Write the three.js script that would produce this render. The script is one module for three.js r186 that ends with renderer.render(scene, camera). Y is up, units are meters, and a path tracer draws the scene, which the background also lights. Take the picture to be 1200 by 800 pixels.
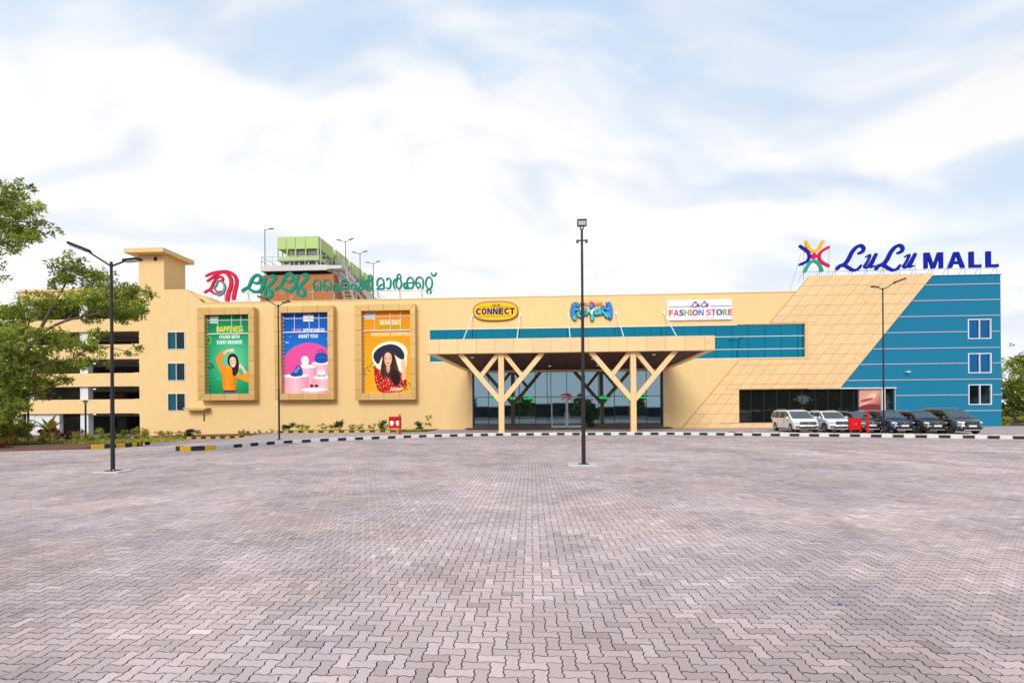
import * as THREE from 'three';
import { mergeGeometries } from 'three/addons/utils/BufferGeometryUtils.js';
import { RoundedBoxGeometry } from 'three/addons/geometries/RoundedBoxGeometry.js';
import { TextGeometry } from 'three/addons/geometries/TextGeometry.js';
import { FontLoader } from 'three/addons/loaders/FontLoader.js';
import { createNoise2D, createNoise3D } from 'simplex-noise';

// ---------------------------------------------------------------- camera, sky, sun, exposure
const scene = new THREE.Scene();
const camera = new THREE.PerspectiveCamera(77.32, 1.5, 0.1, 2000);
camera.setViewOffset(1200, 960, 0, 0, 1200, 800);          // level camera with a risen lens
camera.position.set(0, 2, 0);
camera.rotation.set(0, 0.05, -0.0078, 'YXZ');
camera.updateProjectionMatrix();
scene.add(camera);
const renderer = new THREE.WebGLRenderer({ antialias: true });
renderer.toneMapping = THREE.LinearToneMapping;
renderer.toneMappingExposure = 1.74;
renderer.shadowMap.enabled = true;

function rng(seed) { let s = seed >>> 0; return () => { s = (s + 0x6d2b79f5) | 0; let t = Math.imul(s ^ (s >>> 15), 1 | s); t = (t + Math.imul(t ^ (t >>> 7), 61 | t)) ^ t; return ((t ^ (t >>> 14)) >>> 0) / 4294967296; }; }
const noise2 = createNoise2D(rng(11)), noise3 = createNoise3D(rng(12));
const fbm2 = (x, y, o = 4) => { let s = 0, a = 0.5; for (let i = 0; i < o; i++) { s += a * noise2(x, y); x = x * 2.03 + 7.1; y = y * 2.03 - 3.7; a *= 0.5; } return s; };
const fbm3 = (x, y, z, o = 4) => { let s = 0, a = 0.5; for (let i = 0; i < o; i++) { s += a * noise3(x, y, z); x = x * 2.03 + 7.1; y = y * 2.03 - 3.7; z = z * 2.03 + 1.3; a *= 0.5; } return s; };
const clamp = THREE.MathUtils.clamp, smooth = (x, a, b) => { const t = clamp((x - a) / (b - a), 0, 1); return t * t * (3 - 2 * t); }, mix = (a, b, t) => a + (b - a) * t;

{ // bright broken overcast: white haze low down, thin blue openings higher up
  const W = 1024, H = 512, d = new Float32Array(W * H * 4);
  for (let j = 0; j < H; j++) {
    const el = ((j + 0.5) / H - 0.5) * Math.PI, y = Math.sin(el), c = Math.cos(el);
    for (let i = 0; i < W; i++) {
      const az = ((i + 0.5) / W - 0.5) * 2 * Math.PI, x = Math.cos(az) * c, z = Math.sin(az) * c;
      const yy = Math.max(y, 0) + 0.13, px = x / yy, pz = z / yy;
      const wx = px + 0.45 * fbm3(px * 0.6, pz * 0.6, 4.2, 3), wz = pz + 0.45 * fbm3(px * 0.6, pz * 0.6, 9.2, 3);
      const n = fbm3(wx * 0.5 + 3.1, wz * 1.0 + 1.7, 0.4, 6), m = fbm3(wx * 1.1 + 8, wz * 2.2, 2.4, 6), f = fbm3(wx * 3.1 - 2, wz * 6, 5.4, 4);
      const k = (j * W + i) * 4, right = smooth(x, -0.1, 0.85), yr = y + 0.2 * right, up = smooth(yr, 0.24, 0.7);
      const open = smooth(n + 0.45 * m + 0.12 * f + 0.3 * right, -0.28, 0.42) * smooth(yr, 0.2, 0.55);      // how much blue shows
      const grey = smooth(m + 0.5 * n + 0.2 * f, -0.3, 0.5) * smooth(yr, 0.03, 0.34);
      const w = mix(0.615, 0.55, up), cl = [w * (1 - 0.2 * grey), w * (1 - 0.16 * grey), w * (1.02 - 0.1 * grey)];
      const bl = [mix(0.42, 0.31, up), mix(0.49, 0.41, up), mix(0.57, 0.54, up)];
      for (let q = 0; q < 3; q++) d[k + q] = mix(cl[q], bl[q], open * 0.9) * (y < 0 ? mix(1, 0.55, smooth(-y, 0, 0.2)) : 1);
      d[k + 3] = 1;
    }
  }
  const sky = new THREE.DataTexture(d, W, H, THREE.RGBAFormat, THREE.FloatType);
  sky.mapping = THREE.EquirectangularReflectionMapping; sky.magFilter = THREE.LinearFilter; sky.minFilter = THREE.LinearFilter; sky.needsUpdate = true;
  scene.background = sky; scene.environment = sky;
}
const sun = new THREE.DirectionalLight(new THREE.Color().setRGB(1, 0.95, 0.87), 1.5);
sun.position.set(-16, 66, 60); sun.target.position.set(0, 0, -35);
sun.castShadow = true; sun.shadow.radius = 42; sun.shadow.mapSize.set(4096, 4096);
Object.assign(sun.shadow.camera, { left: -75, right: 75, top: 75, bottom: -75, near: 1, far: 250 });
scene.add(sun, sun.target);

// ---------------------------------------------------------------- helpers
const taken = {};
const numbered = (n) => { const k = taken[n] = (taken[n] ?? -1) + 1; return k ? `${n}_${String(k).padStart(3, '0')}` : n; };
const lin = (r, g, b) => new THREE.Color().setRGB(r, g, b);
const V = (x, y, z) => new THREE.Vector3(x, y, z);
function thing(name, label, category, pos = [0, 0, 0], turn = 0, group) {
  const o = new THREE.Group(); o.name = numbered(name); o.position.set(...pos); o.rotation.y = turn;
  o.userData = { label, category }; if (group) o.userData.group = group;
  scene.add(o); return o;
}
function struct(name) { const o = new THREE.Group(); o.name = numbered(name); o.userData.kind = 'structure'; scene.add(o); return o; }
function part(name, geo, mat, parent, pos) {
  if (Array.isArray(geo)) geo = merge(geo);
  const m = new THREE.Mesh(geo, mat); m.name = name; m.castShadow = m.receiveShadow = true;
  if (pos) m.position.set(...pos);
  parent.add(m); return m;
}
const flat = (g) => { g = g.index ? g.toNonIndexed() : g; if (!g.attributes.uv) g.setAttribute('uv', new THREE.BufferAttribute(new Float32Array(g.attributes.position.count * 2), 2)); for (const k of Object.keys(g.attributes)) if (!['position', 'normal', 'uv'].includes(k)) g.deleteAttribute(k); g.clearGroups(); return g; };
const merge = (list) => mergeGeometries(list.map(flat));
function uvm(g, s = 1) { // uv in metres by the main direction of each face
  g = flat(g); const p = g.attributes.position, n = g.attributes.normal, u = g.attributes.uv;
  for (let i = 0; i < p.count; i++) {
    const ax = Math.abs(n.getX(i)), ay = Math.abs(n.getY(i)), az = Math.abs(n.getZ(i));
    if (ay > ax && ay > az) u.setXY(i, p.getX(i) * s, p.getZ(i) * s); else if (ax > az) u.setXY(i, p.getZ(i) * s, p.getY(i) * s); else u.setXY(i, p.getX(i) * s, p.getY(i) * s);
  }
  return g;
}
const bx = (x0, x1, y0, y1, z0, z1) => uvm(new THREE.BoxGeometry(x1 - x0, y1 - y0, z1 - z0).translate((x0 + x1) / 2, (y0 + y1) / 2, (z0 + z1) / 2));
const rbx = (w, h, d, r, x = 0, y = 0, z = 0) => new RoundedBoxGeometry(w, h, d, 2, r).translate(x, y, z);
const cyl = (r0, r1, h, x, y, z, n = 12) => new THREE.CylinderGeometry(r1, r0, h, n).translate(x, y + h / 2, z);
function bar(a, b, w, d = w, round = 0) { // a straight bar from a to b
  a = V(...a); b = V(...b); const L = a.distanceTo(b);
  const g = round ? new THREE.CylinderGeometry(w / 2, w / 2, L, round) : new THREE.BoxGeometry(w, L, d);
  g.translate(0, L / 2, 0);
  g.applyQuaternion(new THREE.Quaternion().setFromUnitVectors(V(0, 1, 0), b.clone().sub(a).normalize()));
  return g.translate(a.x, a.y, a.z);
}
function polyExtrude(pts, depth, z, holes = [], bevel = 0) { // outline in x,y; front face at z, going back by depth
  const s = new THREE.Shape(pts.map((p) => new THREE.Vector2(p[0], p[1])));
  for (const h of holes) s.holes.push(new THREE.Path(h.map((p) => new THREE.Vector2(p[0], p[1]))));
  const g = new THREE.ExtrudeGeometry(s, { depth: depth - 2 * bevel, bevelEnabled: bevel > 0, bevelSize: bevel, bevelThickness: bevel, bevelOffset: -bevel, bevelSegments: 2, curveSegments: 12 });
  return g.translate(0, 0, z - depth + bevel);
}
const rect = (x0, x1, y0, y1) => [[x0, y0], [x1, y0], [x1, y1], [x0, y1]];
function ring(x0, x1, y0, y1, w, z, depth) { // a rectangular frame of four bars, mitre-free, butted
  return [bx(x0, x1, y1 - w, y1, z - depth, z), bx(x0, x1, y0, y0 + w, z - depth, z), bx(x0, x0 + w, y0 + w, y1 - w, z - depth, z), bx(x1 - w, x1, y0 + w, y1 - w, z - depth, z)];
}
function ribbon(pts, w, depth, z = 0, n = 26) { // a bent flat band with square edges, as channel letters are made
  const c = new THREE.CatmullRomCurve3(pts.map((p) => V(p[0], p[1], 0)), false, 'centripetal');
  const P = c.getSpacedPoints(n), pos = [];
  const wid = (t) => Array.isArray(w) ? mix(w[0], w[1], t) : w;
  const T = (i) => P[Math.min(i + 1, n)].clone().sub(P[Math.max(i - 1, 0)]).normalize();
  P[0].addScaledVector(T(0), -wid(0) * 0.35); P[n].addScaledVector(T(n), wid(1) * 0.35);
  const L = [], R = [];
  for (let i = 0; i <= n; i++) { const t = T(i), k = (wid(i / n) / 2) * ((i === 0 || i === n) ? 0.72 : 1); L.push([P[i].x - t.y * k, P[i].y + t.x * k]); R.push([P[i].x + t.y * k, P[i].y - t.x * k]); }
  const q = (a, b, c2, d2) => pos.push(...a, ...b, ...c2, ...a, ...c2, ...d2), Z = new Map(), f = (p) => [p[0], p[1], z + (Z.get(p) ?? 0)], k = (p) => [p[0], p[1], z - depth + (Z.get(p) ?? 0)];
  L.forEach((p, i) => Z.set(p, 0.014 * i / n)); R.forEach((p, i) => Z.set(p, 0.014 * i / n));
  for (let i = 0; i < n; i++) { q(f(L[i]), f(R[i]), f(R[i + 1]), f(L[i + 1])); q(k(R[i]), k(L[i]), k(L[i + 1]), k(R[i + 1])); q(f(R[i]), k(R[i]), k(R[i + 1]), f(R[i + 1])); q(k(L[i]), f(L[i]), f(L[i + 1]), k(L[i + 1])); }
  q(f(R[0]), f(L[0]), k(L[0]), k(R[0])); q(f(L[n]), f(R[n]), k(R[n]), k(L[n]));
  const g = new THREE.BufferGeometry(); g.setAttribute('position', new THREE.Float32BufferAttribute(pos, 3)); g.computeVertexNormals(); return flat(g);
}
const font = await new FontLoader().loadAsync('fonts/droid/droid_sans_bold.typeface.json');
function letter(ch, x0, x1, y0, y1, z, depth, bevel = 0) { // one letter fitted to a box on its sign
  const g = new TextGeometry(ch, { font, size: 1, depth: 1, curveSegments: 6, bevelEnabled: bevel > 0, bevelSize: bevel, bevelThickness: bevel, bevelSegments: 2 });
  g.computeBoundingBox(); const b = g.boundingBox;
  g.translate(-b.min.x, -b.min.y, -b.max.z); g.scale((x1 - x0) / (b.max.x - b.min.x), (y1 - y0) / (b.max.y - b.min.y), depth / (b.max.z - b.min.z));
  return flat(g.translate(x0, y0, z));
}
// ---------------------------------------------------------------- textures and materials
function tex(size, f, repeat = 1, srgb = false) {
  const d = new Uint8Array(size * size * 4);
  for (let j = 0; j < size; j++) for (let i = 0; i < size; i++) { const c = f(i / size, j / size); const k = (j * size + i) * 4; for (let q = 0; q < 3; q++) d[k + q] = clamp(255 * (Array.isArray(c) ? c[q] : c), 0, 255); d[k + 3] = 255; }
  const t = new THREE.DataTexture(d, size, size); t.magFilter = THREE.LinearFilter; t.minFilter = THREE.LinearMipmapLinearFilter; t.generateMipmaps = true;
  t.wrapS = t.wrapT = THREE.RepeatWrapping; t.repeat.set(repeat, repeat); if (srgb) t.colorSpace = THREE.SRGBColorSpace; t.needsUpdate = true; return t;
}
// noise that tiles: sampled on a torus
const tile = (u, v, s, o = 4, k = 0) => { const a = u * 2 * Math.PI, b = v * 2 * Math.PI; return fbm3(Math.cos(a) * s + k, Math.sin(a) * s + Math.cos(b) * s * 0.83, Math.sin(b) * s + k * 0.7, o); };
const plasterTex = tex(512, (u, v) => 0.95 + 0.035 * tile(u, v, 1.3, 5) + 0.02 * tile(u, v, 9, 2, 5), 1 / 9);
const plasterBump = tex(256, (u, v) => 0.5 + 0.3 * tile(u, v, 14, 3, 3), 1 / 1.5);
const sheetTex = tex(256, (u, v) => 0.95 + 0.05 * tile(u, v, 0.8, 4, 2), 1 / 3);
const grainTex = tex(256, (u, v) => 0.86 + 0.16 * tile(u, v, 6, 4, 7) + 0.12 * tile(u, v, 22, 2, 9), 1);
const grainBump = tex(256, (u, v) => 0.5 + 0.35 * tile(u, v, 16, 3, 8), 1);
const soilTex = tex(256, (u, v) => 0.7 + 0.4 * tile(u, v, 5, 5, 12), 1 / 2);
const barkTex = tex(256, (u, v) => 0.7 + 0.5 * tile(u, v * 0.25, 5, 4, 4), 1);
const std = (r, g, b, rough = 0.7, more = {}) => new THREE.MeshStandardMaterial({ color: lin(r, g, b), roughness: rough, ...more });
const paint = (r, g, b, rough = 0.8) => std(r, g, b, rough, { map: plasterTex, bumpMap: plasterBump, bumpScale: 0.002 });
const sgn = (r, g, b, rough = 0.6, more = {}) => new THREE.MeshPhysicalMaterial({ color: lin(r, g, b), roughness: rough, specularIntensity: 0.35, ...more });
const M = {
  yellow: paint(0.83, 0.585, 0.275), yellowSide: paint(0.81, 0.565, 0.26), blue: sgn(0.01, 0.175, 0.305, 0.7),
  panelA: std(0.85, 0.57, 0.29, 0.38, { map: sheetTex }), panelB: std(0.82, 0.55, 0.28, 0.38, { map: sheetTex }), panelC: std(0.87, 0.59, 0.3, 0.36, { map: sheetTex }),
  goldA: std(0.66, 0.42, 0.145, 0.34, { map: sheetTex, metalness: 0.15 }), goldB: std(0.63, 0.39, 0.13, 0.36, { map: sheetTex, metalness: 0.15 }), goldC: std(0.69, 0.44, 0.16, 0.34, { map: sheetTex, metalness: 0.15 }),
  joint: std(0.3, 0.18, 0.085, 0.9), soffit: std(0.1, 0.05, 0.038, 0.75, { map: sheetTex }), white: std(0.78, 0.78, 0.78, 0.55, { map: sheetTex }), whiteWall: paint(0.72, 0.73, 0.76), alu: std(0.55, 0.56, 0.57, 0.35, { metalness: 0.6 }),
  tealGlass: std(0.008, 0.205, 0.315, 0.035, { metalness: 0.92 }), entryGlass: std(0.2, 0.3, 0.355, 0.02, { metalness: 0.95 }), darkGlass: std(0.075, 0.09, 0.088, 0.02, { metalness: 0.9 }),
  windowTeal: std(0.012, 0.105, 0.125, 0.04, { metalness: 0.8 }), windowDark: std(0.014, 0.035, 0.045, 0.04, { metalness: 0.75 }), windowBlue: std(0.01, 0.12, 0.32, 0.04, { metalness: 0.85 }),
  mullion: std(0.02, 0.035, 0.045, 0.4, { metalness: 0.5 }), granite: std(0.11, 0.06, 0.045, 0.35, { map: grainTex }), dark: std(0.012, 0.011, 0.011, 0.8),
  concrete: std(0.46, 0.44, 0.42, 0.9, { map: soilTex }), pad: std(0.6, 0.57, 0.56, 0.9, { map: grainTex }), pole: std(0.018, 0.018, 0.022, 0.45, { metalness: 0.3 }), lampGlass: std(0.5, 0.52, 0.55, 0.15),
  steel: std(0.52, 0.50, 0.53, 0.5, { metalness: 0.2 }), brick: paint(0.42, 0.155, 0.055), brickJoint: std(0.55, 0.36, 0.24, 0.9), green: std(0.42, 0.58, 0.2, 0.5, { map: sheetTex }), greenDark: std(0.16, 0.36, 0.05, 0.5),
  signGreen: sgn(0.0, 0.24, 0.155), signRed: sgn(0.62, 0.012, 0.06), signBlue: sgn(0.0, 0.012, 0.33), signYellow: sgn(0.86, 0.44, 0.012), signPink: sgn(0.72, 0.0, 0.15), faceTeal: sgn(0.12, 0.27, 0.25),
  kerbWhite: std(0.76, 0.75, 0.74, 0.75, { map: grainTex }), kerbBlack: std(0.022, 0.02, 0.024, 0.8, { map: grainTex }), kerbYellow: std(0.78, 0.47, 0.015, 0.75, { map: grainTex }), kerbFaded: std(0.62, 0.42, 0.14, 0.85, { map: grainTex }), kerbGrey: std(0.3, 0.26, 0.26, 0.9, { map: grainTex }),
  red: sgn(0.6, 0.008, 0.01), tyre: std(0.015, 0.015, 0.015, 0.85), black: std(0.012, 0.012, 0.013, 0.45), rim: std(0.42, 0.42, 0.43, 0.3, { metalness: 0.8 }), chrome: std(0.7, 0.7, 0.72, 0.12, { metalness: 1 }), plate: std(0.75, 0.75, 0.74, 0.5), carGlass: std(0.12, 0.15, 0.165, 0.03, { metalness: 0.85 }), sideGlass: sgn(0.012, 0.013, 0.015, 0.1), headlamp: std(0.62, 0.66, 0.7, 0.08, { metalness: 0.5 }),
  soil: std(0.22, 0.10, 0.06, 0.95, { map: soilTex }), bark: std(0.24, 0.19, 0.145, 0.95, { map: barkTex }), pot: std(0.02, 0.02, 0.022, 0.6),
};
const leafMat = (r, g, b) => new THREE.MeshPhysicalMaterial({ color: lin(r, g, b), roughness: 0.9, transmission: 0.35, thickness: 0, specularIntensity: 0.4, side: THREE.DoubleSide });
const LEAF = { tree: leafMat(0.27, 0.345, 0.05), dark: leafMat(0.06, 0.12, 0.025), light: leafMat(0.3, 0.36, 0.05), yellowish: leafMat(0.42, 0.4, 0.04), red: leafMat(0.42, 0.02, 0.03), maroon: leafMat(0.2, 0.05, 0.07), grass: leafMat(0.4, 0.43, 0.05) };

// ---------------------------------------------------------------- ground: the site falls gently towards the far left
const gy = (x, z) => -0.5 * smooth(-x, 13, 33) * smooth(-z, 22, 40);
{
  const g = new THREE.PlaneGeometry(1600, 1600, 1, 1).rotateX(-Math.PI / 2).translate(0, -0.62, -200);
  const far = part('ground', uvm(g), std(0.26, 0.22, 0.2, 0.95, { map: soilTex }), scene); far.userData.kind = 'structure';
}
const KERB = [[-19.1, -26.6], [-18.9, -25.9], [-18.2, -25.6], [-17.5, -26.3], [-17.0, -28.2], [-16.0, -31], [-13.6, -33.6], [-10.7, -36], [-8.2, -37.7], [-5.8, -38.6], [-2.9, -39.4], [3.4, -39.6], [10.9, -39.1], [13.8, -37.8], [21, -35.3], [25.1, -33.6], [29, -32.1], [36, -29.6], [46, -26.3], [60, -22]];
function line(pts) { const c = new THREE.CatmullRomCurve3(pts.map((p) => V(p[0], 0, p[1])), false, 'centripetal'); return c; }
const kerbCurve = line(KERB), kerbPts = kerbCurve.getSpacedPoints(500);
function kerbZ(x) { if (x < -16.2) return -1e3; let best = kerbPts[0]; for (const p of kerbPts) if (p.z < -25.8 - 0 && Math.abs(p.x - x) < Math.abs(best.x - x) && !(p.x < -16.9)) best = p; return best.z; }
const kerbTable = []; for (let i = 0; i <= 1600; i++) kerbTable.push(0);
for (let i = 0; i <= 1600; i++) { const x = -20 + i * 0.05; if (x < -17.4) { kerbTable[i] = -47; continue; } let b = 1e9, z = -47; for (const p of kerbPts) { if (p.x < -17.45 && p.z > -26.3) continue; const dd = Math.abs(p.x - x); if (dd < b) { b = dd; z = p.z; } } kerbTable[i] = z; }
const plazaEnd = (x) => x < -17.4 ? (x < -24 ? -49.5 : -46.4) : kerbTable[clamp(Math.round((x + 20) / 0.05), 0, 1600)];
{
  const plaza = struct('plaza');
  // bed of joint sand under the pavers, following the fall of the site
  const bed = new THREE.PlaneGeometry(190, 120, 95, 60).rotateX(-Math.PI / 2).translate(0, 0, -30), bp = bed.attributes.position;
  for (let i = 0; i < bp.count; i++) bp.setY(i, gy(bp.getX(i), bp.getZ(i)) - 0.0155);
  bed.computeVertexNormals();
  part('joint_sand', uvm(bed), std(0.1, 0.075, 0.068, 0.95, { map: soilTex }), plaza);
  // interlocking pavers with wavy flanks, laid in herringbone
  const a = 0.1125, amp = 0.009;
  const edgeH = (i, j) => { const s = ((i + j) & 1) ? 1 : -1; return [[i, j], [i + 0.27, j + s * amp / a], [i + 0.73, j - s * amp / a]]; };
  const edgeV = (i, j) => { const s = ((i + j) & 1) ? -1 : 1; return [[i, j], [i + s * amp / a, j + 0.27], [i - s * amp / a, j + 0.73]]; };
  const rev = (e, end) => [end, e[2], e[1]];
  const outline = (vert) => { // cells (0,0)+(1,0) or, starting on an odd cell, (0,1)+(0,2)
    const o = [];
    if (!vert) { for (const i of [0, 1]) o.push(...edgeH(i, 0)); o.push(...edgeV(2, 0)); for (const i of [1, 0]) o.push(...rev(edgeH(i, 1), [i + 1, 1])); o.push(...rev(edgeV(0, 0), [0, 1])); return o.map(([x, y]) => [(x - 1) * a, (y - 0.5) * a]); }
    o.push(...edgeH(0, 1)); for (const j of [1, 2]) o.push(...edgeV(1, j)); o.push(...rev(edgeH(0, 3), [1, 3])); for (const j of [2, 1]) o.push(...rev(edgeV(0, j), [0, j + 1]));
    return o.map(([x, y]) => [(x - 0.5) * a, (y - 2) * a]);
  };
  function paverGeo(vert, chamfer) {
    const o = outline(vert), n = o.length, off = (d) => o.map((p, i) => { const q = o[(i + n - 1) % n], r = o[(i + 1) % n]; let tx = r[0] - q[0], ty = r[1] - q[1]; const l = Math.hypot(tx, ty); tx /= l; ty /= l; return [p[0] - ty * d, p[1] + tx * d]; });
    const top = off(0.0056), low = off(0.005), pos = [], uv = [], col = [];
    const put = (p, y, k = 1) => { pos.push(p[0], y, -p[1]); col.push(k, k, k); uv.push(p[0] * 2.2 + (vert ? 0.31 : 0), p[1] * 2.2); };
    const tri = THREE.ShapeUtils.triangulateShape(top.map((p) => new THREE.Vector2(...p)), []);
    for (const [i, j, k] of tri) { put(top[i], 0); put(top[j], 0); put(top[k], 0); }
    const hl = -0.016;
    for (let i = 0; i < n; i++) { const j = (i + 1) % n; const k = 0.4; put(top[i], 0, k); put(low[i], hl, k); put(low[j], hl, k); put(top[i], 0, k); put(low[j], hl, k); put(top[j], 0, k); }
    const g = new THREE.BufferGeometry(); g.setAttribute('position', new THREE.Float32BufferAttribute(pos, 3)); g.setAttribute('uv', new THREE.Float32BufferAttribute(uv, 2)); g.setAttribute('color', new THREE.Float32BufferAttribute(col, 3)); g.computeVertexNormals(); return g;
  }
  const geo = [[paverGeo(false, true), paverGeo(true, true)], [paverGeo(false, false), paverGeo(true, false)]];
  const tone = (x, z, r) => {
    let t = 1 + 0.26 * fbm2(x * 0.13, z * 0.13, 4) + 0.25 * fbm2(x * 0.45 + 40, z * 0.45, 4) + 0.1 * noise2(x * 1.7, z * 1.7 + 20) + (r() - 0.5) * 0.15;
    const q = r(); if (q > 0.955) t *= 1.16; else if (q > 0.915) t *= 0.82;
    if (r() < 0.35 * smooth(fbm2(x * 0.7 + 9, z * 0.7 - 5, 3), 0.05, 0.4)) t *= 1.17;
    // dusty turning tracks on the right, a pale dusty lane on the left
    let w = 0, pale = 0;
    if (x > 7 && z < -12 && z > -32) for (const T of TRACKS) { const dd = toLine(x + 0.4 * noise2(x * 0.25, z * 0.25), z, T); w = Math.max(w, Math.exp(-((dd / 0.5) ** 2)) * (0.65 + 0.35 * noise2(x * 1.3, z * 1.3))); pale = Math.max(pale, Math.exp(-(((dd - 0.9) / 0.8) ** 2))); }
    t *= 1 + 0.13 * pale; t *= 1 - 0.24 * w; 
    t *= 1 + 0.13 * Math.exp(-(((z + 21 + 0.13 * (x + 15) + 1.5 * noise2(x * 0.07, 3)) / 2.2) ** 2)) * smooth(-x, 8, 17);
    const warm = 0.04 * noise2(x * 0.3, z * 0.3) + 0.008 + (r() - 0.5) * 0.05 + (r() > 0.988 ? 0.06 : 0) + 0.14 * w;
    return lin(0.545 * t * (1 + warm), 0.44 * t, 0.44 * t * (1 - warm));
  };
  const TRACKS = [[[9.5, -28.4], [12.5, -27], [14.6, -25.4], [17.6, -24.7], [20.5, -21.4], [23, -18]], [[11, -27.6], [13.5, -24], [13, -20.6], [14.6, -18.2], [17.5, -15.6]], [[12, -28.2], [17, -26.6], [22, -24.5], [27, -22.5]]];
  const toLine = (x, z, L) => { let b = 1e9; for (let i = 0; i < L.length - 1; i++) { const [ax, az] = L[i], [bx2, bz] = L[i + 1], ux = bx2 - ax, uz = bz - az, q = clamp(((x - ax) * ux + (z - az) * uz) / (ux * ux + uz * uz), 0, 1); b = Math.min(b, Math.hypot(x - ax - q * ux, z - az - q * uz)); } return b; };
  const r = rng(5), all = [], c0 = Math.cos(0.012), s0 = Math.sin(0.012);
  const I = Math.round(64 / a), J0 = Math.round(1.2 / a), J1 = Math.round(50 / a);
  for (let j = J0; j <= J1; j++) for (let i = -I; i <= I; i++) {
    const k = (((i - j) % 4) + 4) % 4; if (k !== 0 && k !== 3) continue;
    const vert = k === 3, lx = (vert ? i + 0.5 : i + 1) * a, lz = -(vert ? j + 1 : j + 0.5) * a;   // j grows away from the camera
    const x = lx * c0 + lz * s0, z = -lx * s0 + lz * c0;
    if (Math.abs(x + z * 0.05) > -z * 1.2 + 7.5 || x > 48 || z < plazaEnd(x) + 0.1) continue;
    all.push([x, z, vert]);
  }
  const rank = all.map((p, i) => [((Math.abs(p[0] + p[1] * 0.05) > -p[1] * 1.0 || p[1] > -3.65) ? 1e6 : 0) + p[0] * p[0] + p[1] * p[1], i]).sort((p, q) => p[0] - q[0]);
  const near = new Set(rank.slice(0, 300).map((p) => p[1]));
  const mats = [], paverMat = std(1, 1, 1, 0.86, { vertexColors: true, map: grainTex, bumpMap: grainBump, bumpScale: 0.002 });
  for (let k = 0; k < 9; k++) for (let w = 0; w < 3; w++) mats.push([0.74 + k * 0.07, (w - 1) * 0.035, (() => { const t = 0.74 + k * 0.07, ww = (w - 1) * 0.035, m = paverMat.clone(); m.color = lin(0.545 * t * (1 + ww), 0.44 * t, 0.44 * t * (1 - ww)); return m; })()]);
  const lists = [[[], []], [[], []]];
  const m4 = new THREE.Matrix4(), q4 = new THREE.Quaternion(), e = new THREE.Euler();
  all.forEach(([x, z, vert], i) => {
    const c = tone(x, z, r), d = Math.hypot(x, z), fine = d < 17;
    e.set((r() - 0.5) * 0.014, 0.012 + (r() - 0.5) * 0.016, (r() - 0.5) * 0.014); q4.setFromEuler(e);
    const y = gy(x, z) + (r() - 0.5) * 0.0035;
    if (near.has(i)) {
      const t = c.g / 0.44, w = c.r / (0.545 * t) - 1; let best = mats[0], bd = 9; for (const mm of mats) { const dd = Math.abs(mm[0] - t) + Math.abs(mm[1] - w); if (dd < bd) { bd = dd; best = mm; } }
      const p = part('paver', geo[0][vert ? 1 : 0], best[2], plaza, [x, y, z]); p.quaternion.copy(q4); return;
    }
    m4.compose(V(x, y, z), q4, V(1, 1, 1)); lists[fine ? 0 : 1][vert ? 1 : 0].push([m4.clone(), c]);
  });
  for (const f of [0, 1]) for (const v of [0, 1]) {
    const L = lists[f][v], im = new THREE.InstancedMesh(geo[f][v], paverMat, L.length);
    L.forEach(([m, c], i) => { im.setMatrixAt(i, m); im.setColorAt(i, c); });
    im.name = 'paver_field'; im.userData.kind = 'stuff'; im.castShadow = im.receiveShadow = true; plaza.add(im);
  }
}
// ---------------------------------------------------------------- raised pavement in front of the mall, kerbs, planting strips
{
  const front = kerbPts.filter((p) => p.x > -17.6).map((p) => [p.x, -p.z]);
  const out = [...front.map((p) => [p[0], p[1]]), [60, 52], [-10.2, 52], [-10.2, 47.2], [-24.5, 47.2], [-24.5, 44], [-19.2, 27]];
  const s = new THREE.Shape(out.map((p) => new THREE.Vector2(p[0], p[1])));
  const g = new THREE.ExtrudeGeometry(s, { depth: 0.6, bevelEnabled: false }).rotateX(-Math.PI / 2).translate(0, -0.56, 0);
  const tp = tex(256, (u, v) => { const i = Math.floor(u * 16), j = Math.floor(v * 32), jit = noise2(i * 7.3, j * 5.1), e = Math.min((u * 16) % 1, 1 - (u * 16) % 1) < 0.05 || Math.min((v * 32) % 1, 1 - (v * 32) % 1) < 0.08; return e ? 0.45 : 0.88 + 0.1 * jit; }, 1 / 3.6);
  const p = part('pavement', uvm(g), std(0.5, 0.415, 0.41, 0.88, { map: tp }), scene); p.userData.kind = 'structure';
}
function kerb(name, pts, len, colours, h, base, w = 0.16, patch = null) {
  const root = struct(name), c = line(pts), L = c.getLength(), n = Math.round(L / len), r = rng(n);
  const P = c.getSpacedPoints(n);
  const unit = {};
  for (let i = 0; i < n; i++) {
    const a = P[i], b = P[i + 1], l = a.distanceTo(b), key = l.toFixed(2);
    unit[key] ??= uvm(rbx(+key - 0.012, h + 0.3, w, 0.02));
    const m = part('kerb_stone', unit[key], colours(i, (a.x + b.x) / 2), root, [(a.x + b.x) / 2, base((a.x + b.x) / 2, (a.z + b.z) / 2) + h - (h + 0.3) / 2 + (r() - 0.5) * 0.012, (a.z + b.z) / 2]);
    m.rotation.y = Math.atan2(-(b.z - a.z), b.x - a.x) + (r() - 0.5) * 0.01;
    if (patch && patch(i)) part('black_patch', rbx(l * 0.94, h * 0.8, 0.008, 0.003, 0, (h + 0.3) / 2 - h * 0.56, w / 2 + 0.002), M.kerbBlack, m);
  }
  return root;
}
kerb('plaza_kerb', KERB, 0.59, (i) => i < 5 ? (i % 2 ? M.kerbBlack : M.kerbYellow) : M.kerbWhite, 0.24, gy, 0.16, (i) => i > 5 && i % 2);
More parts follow.
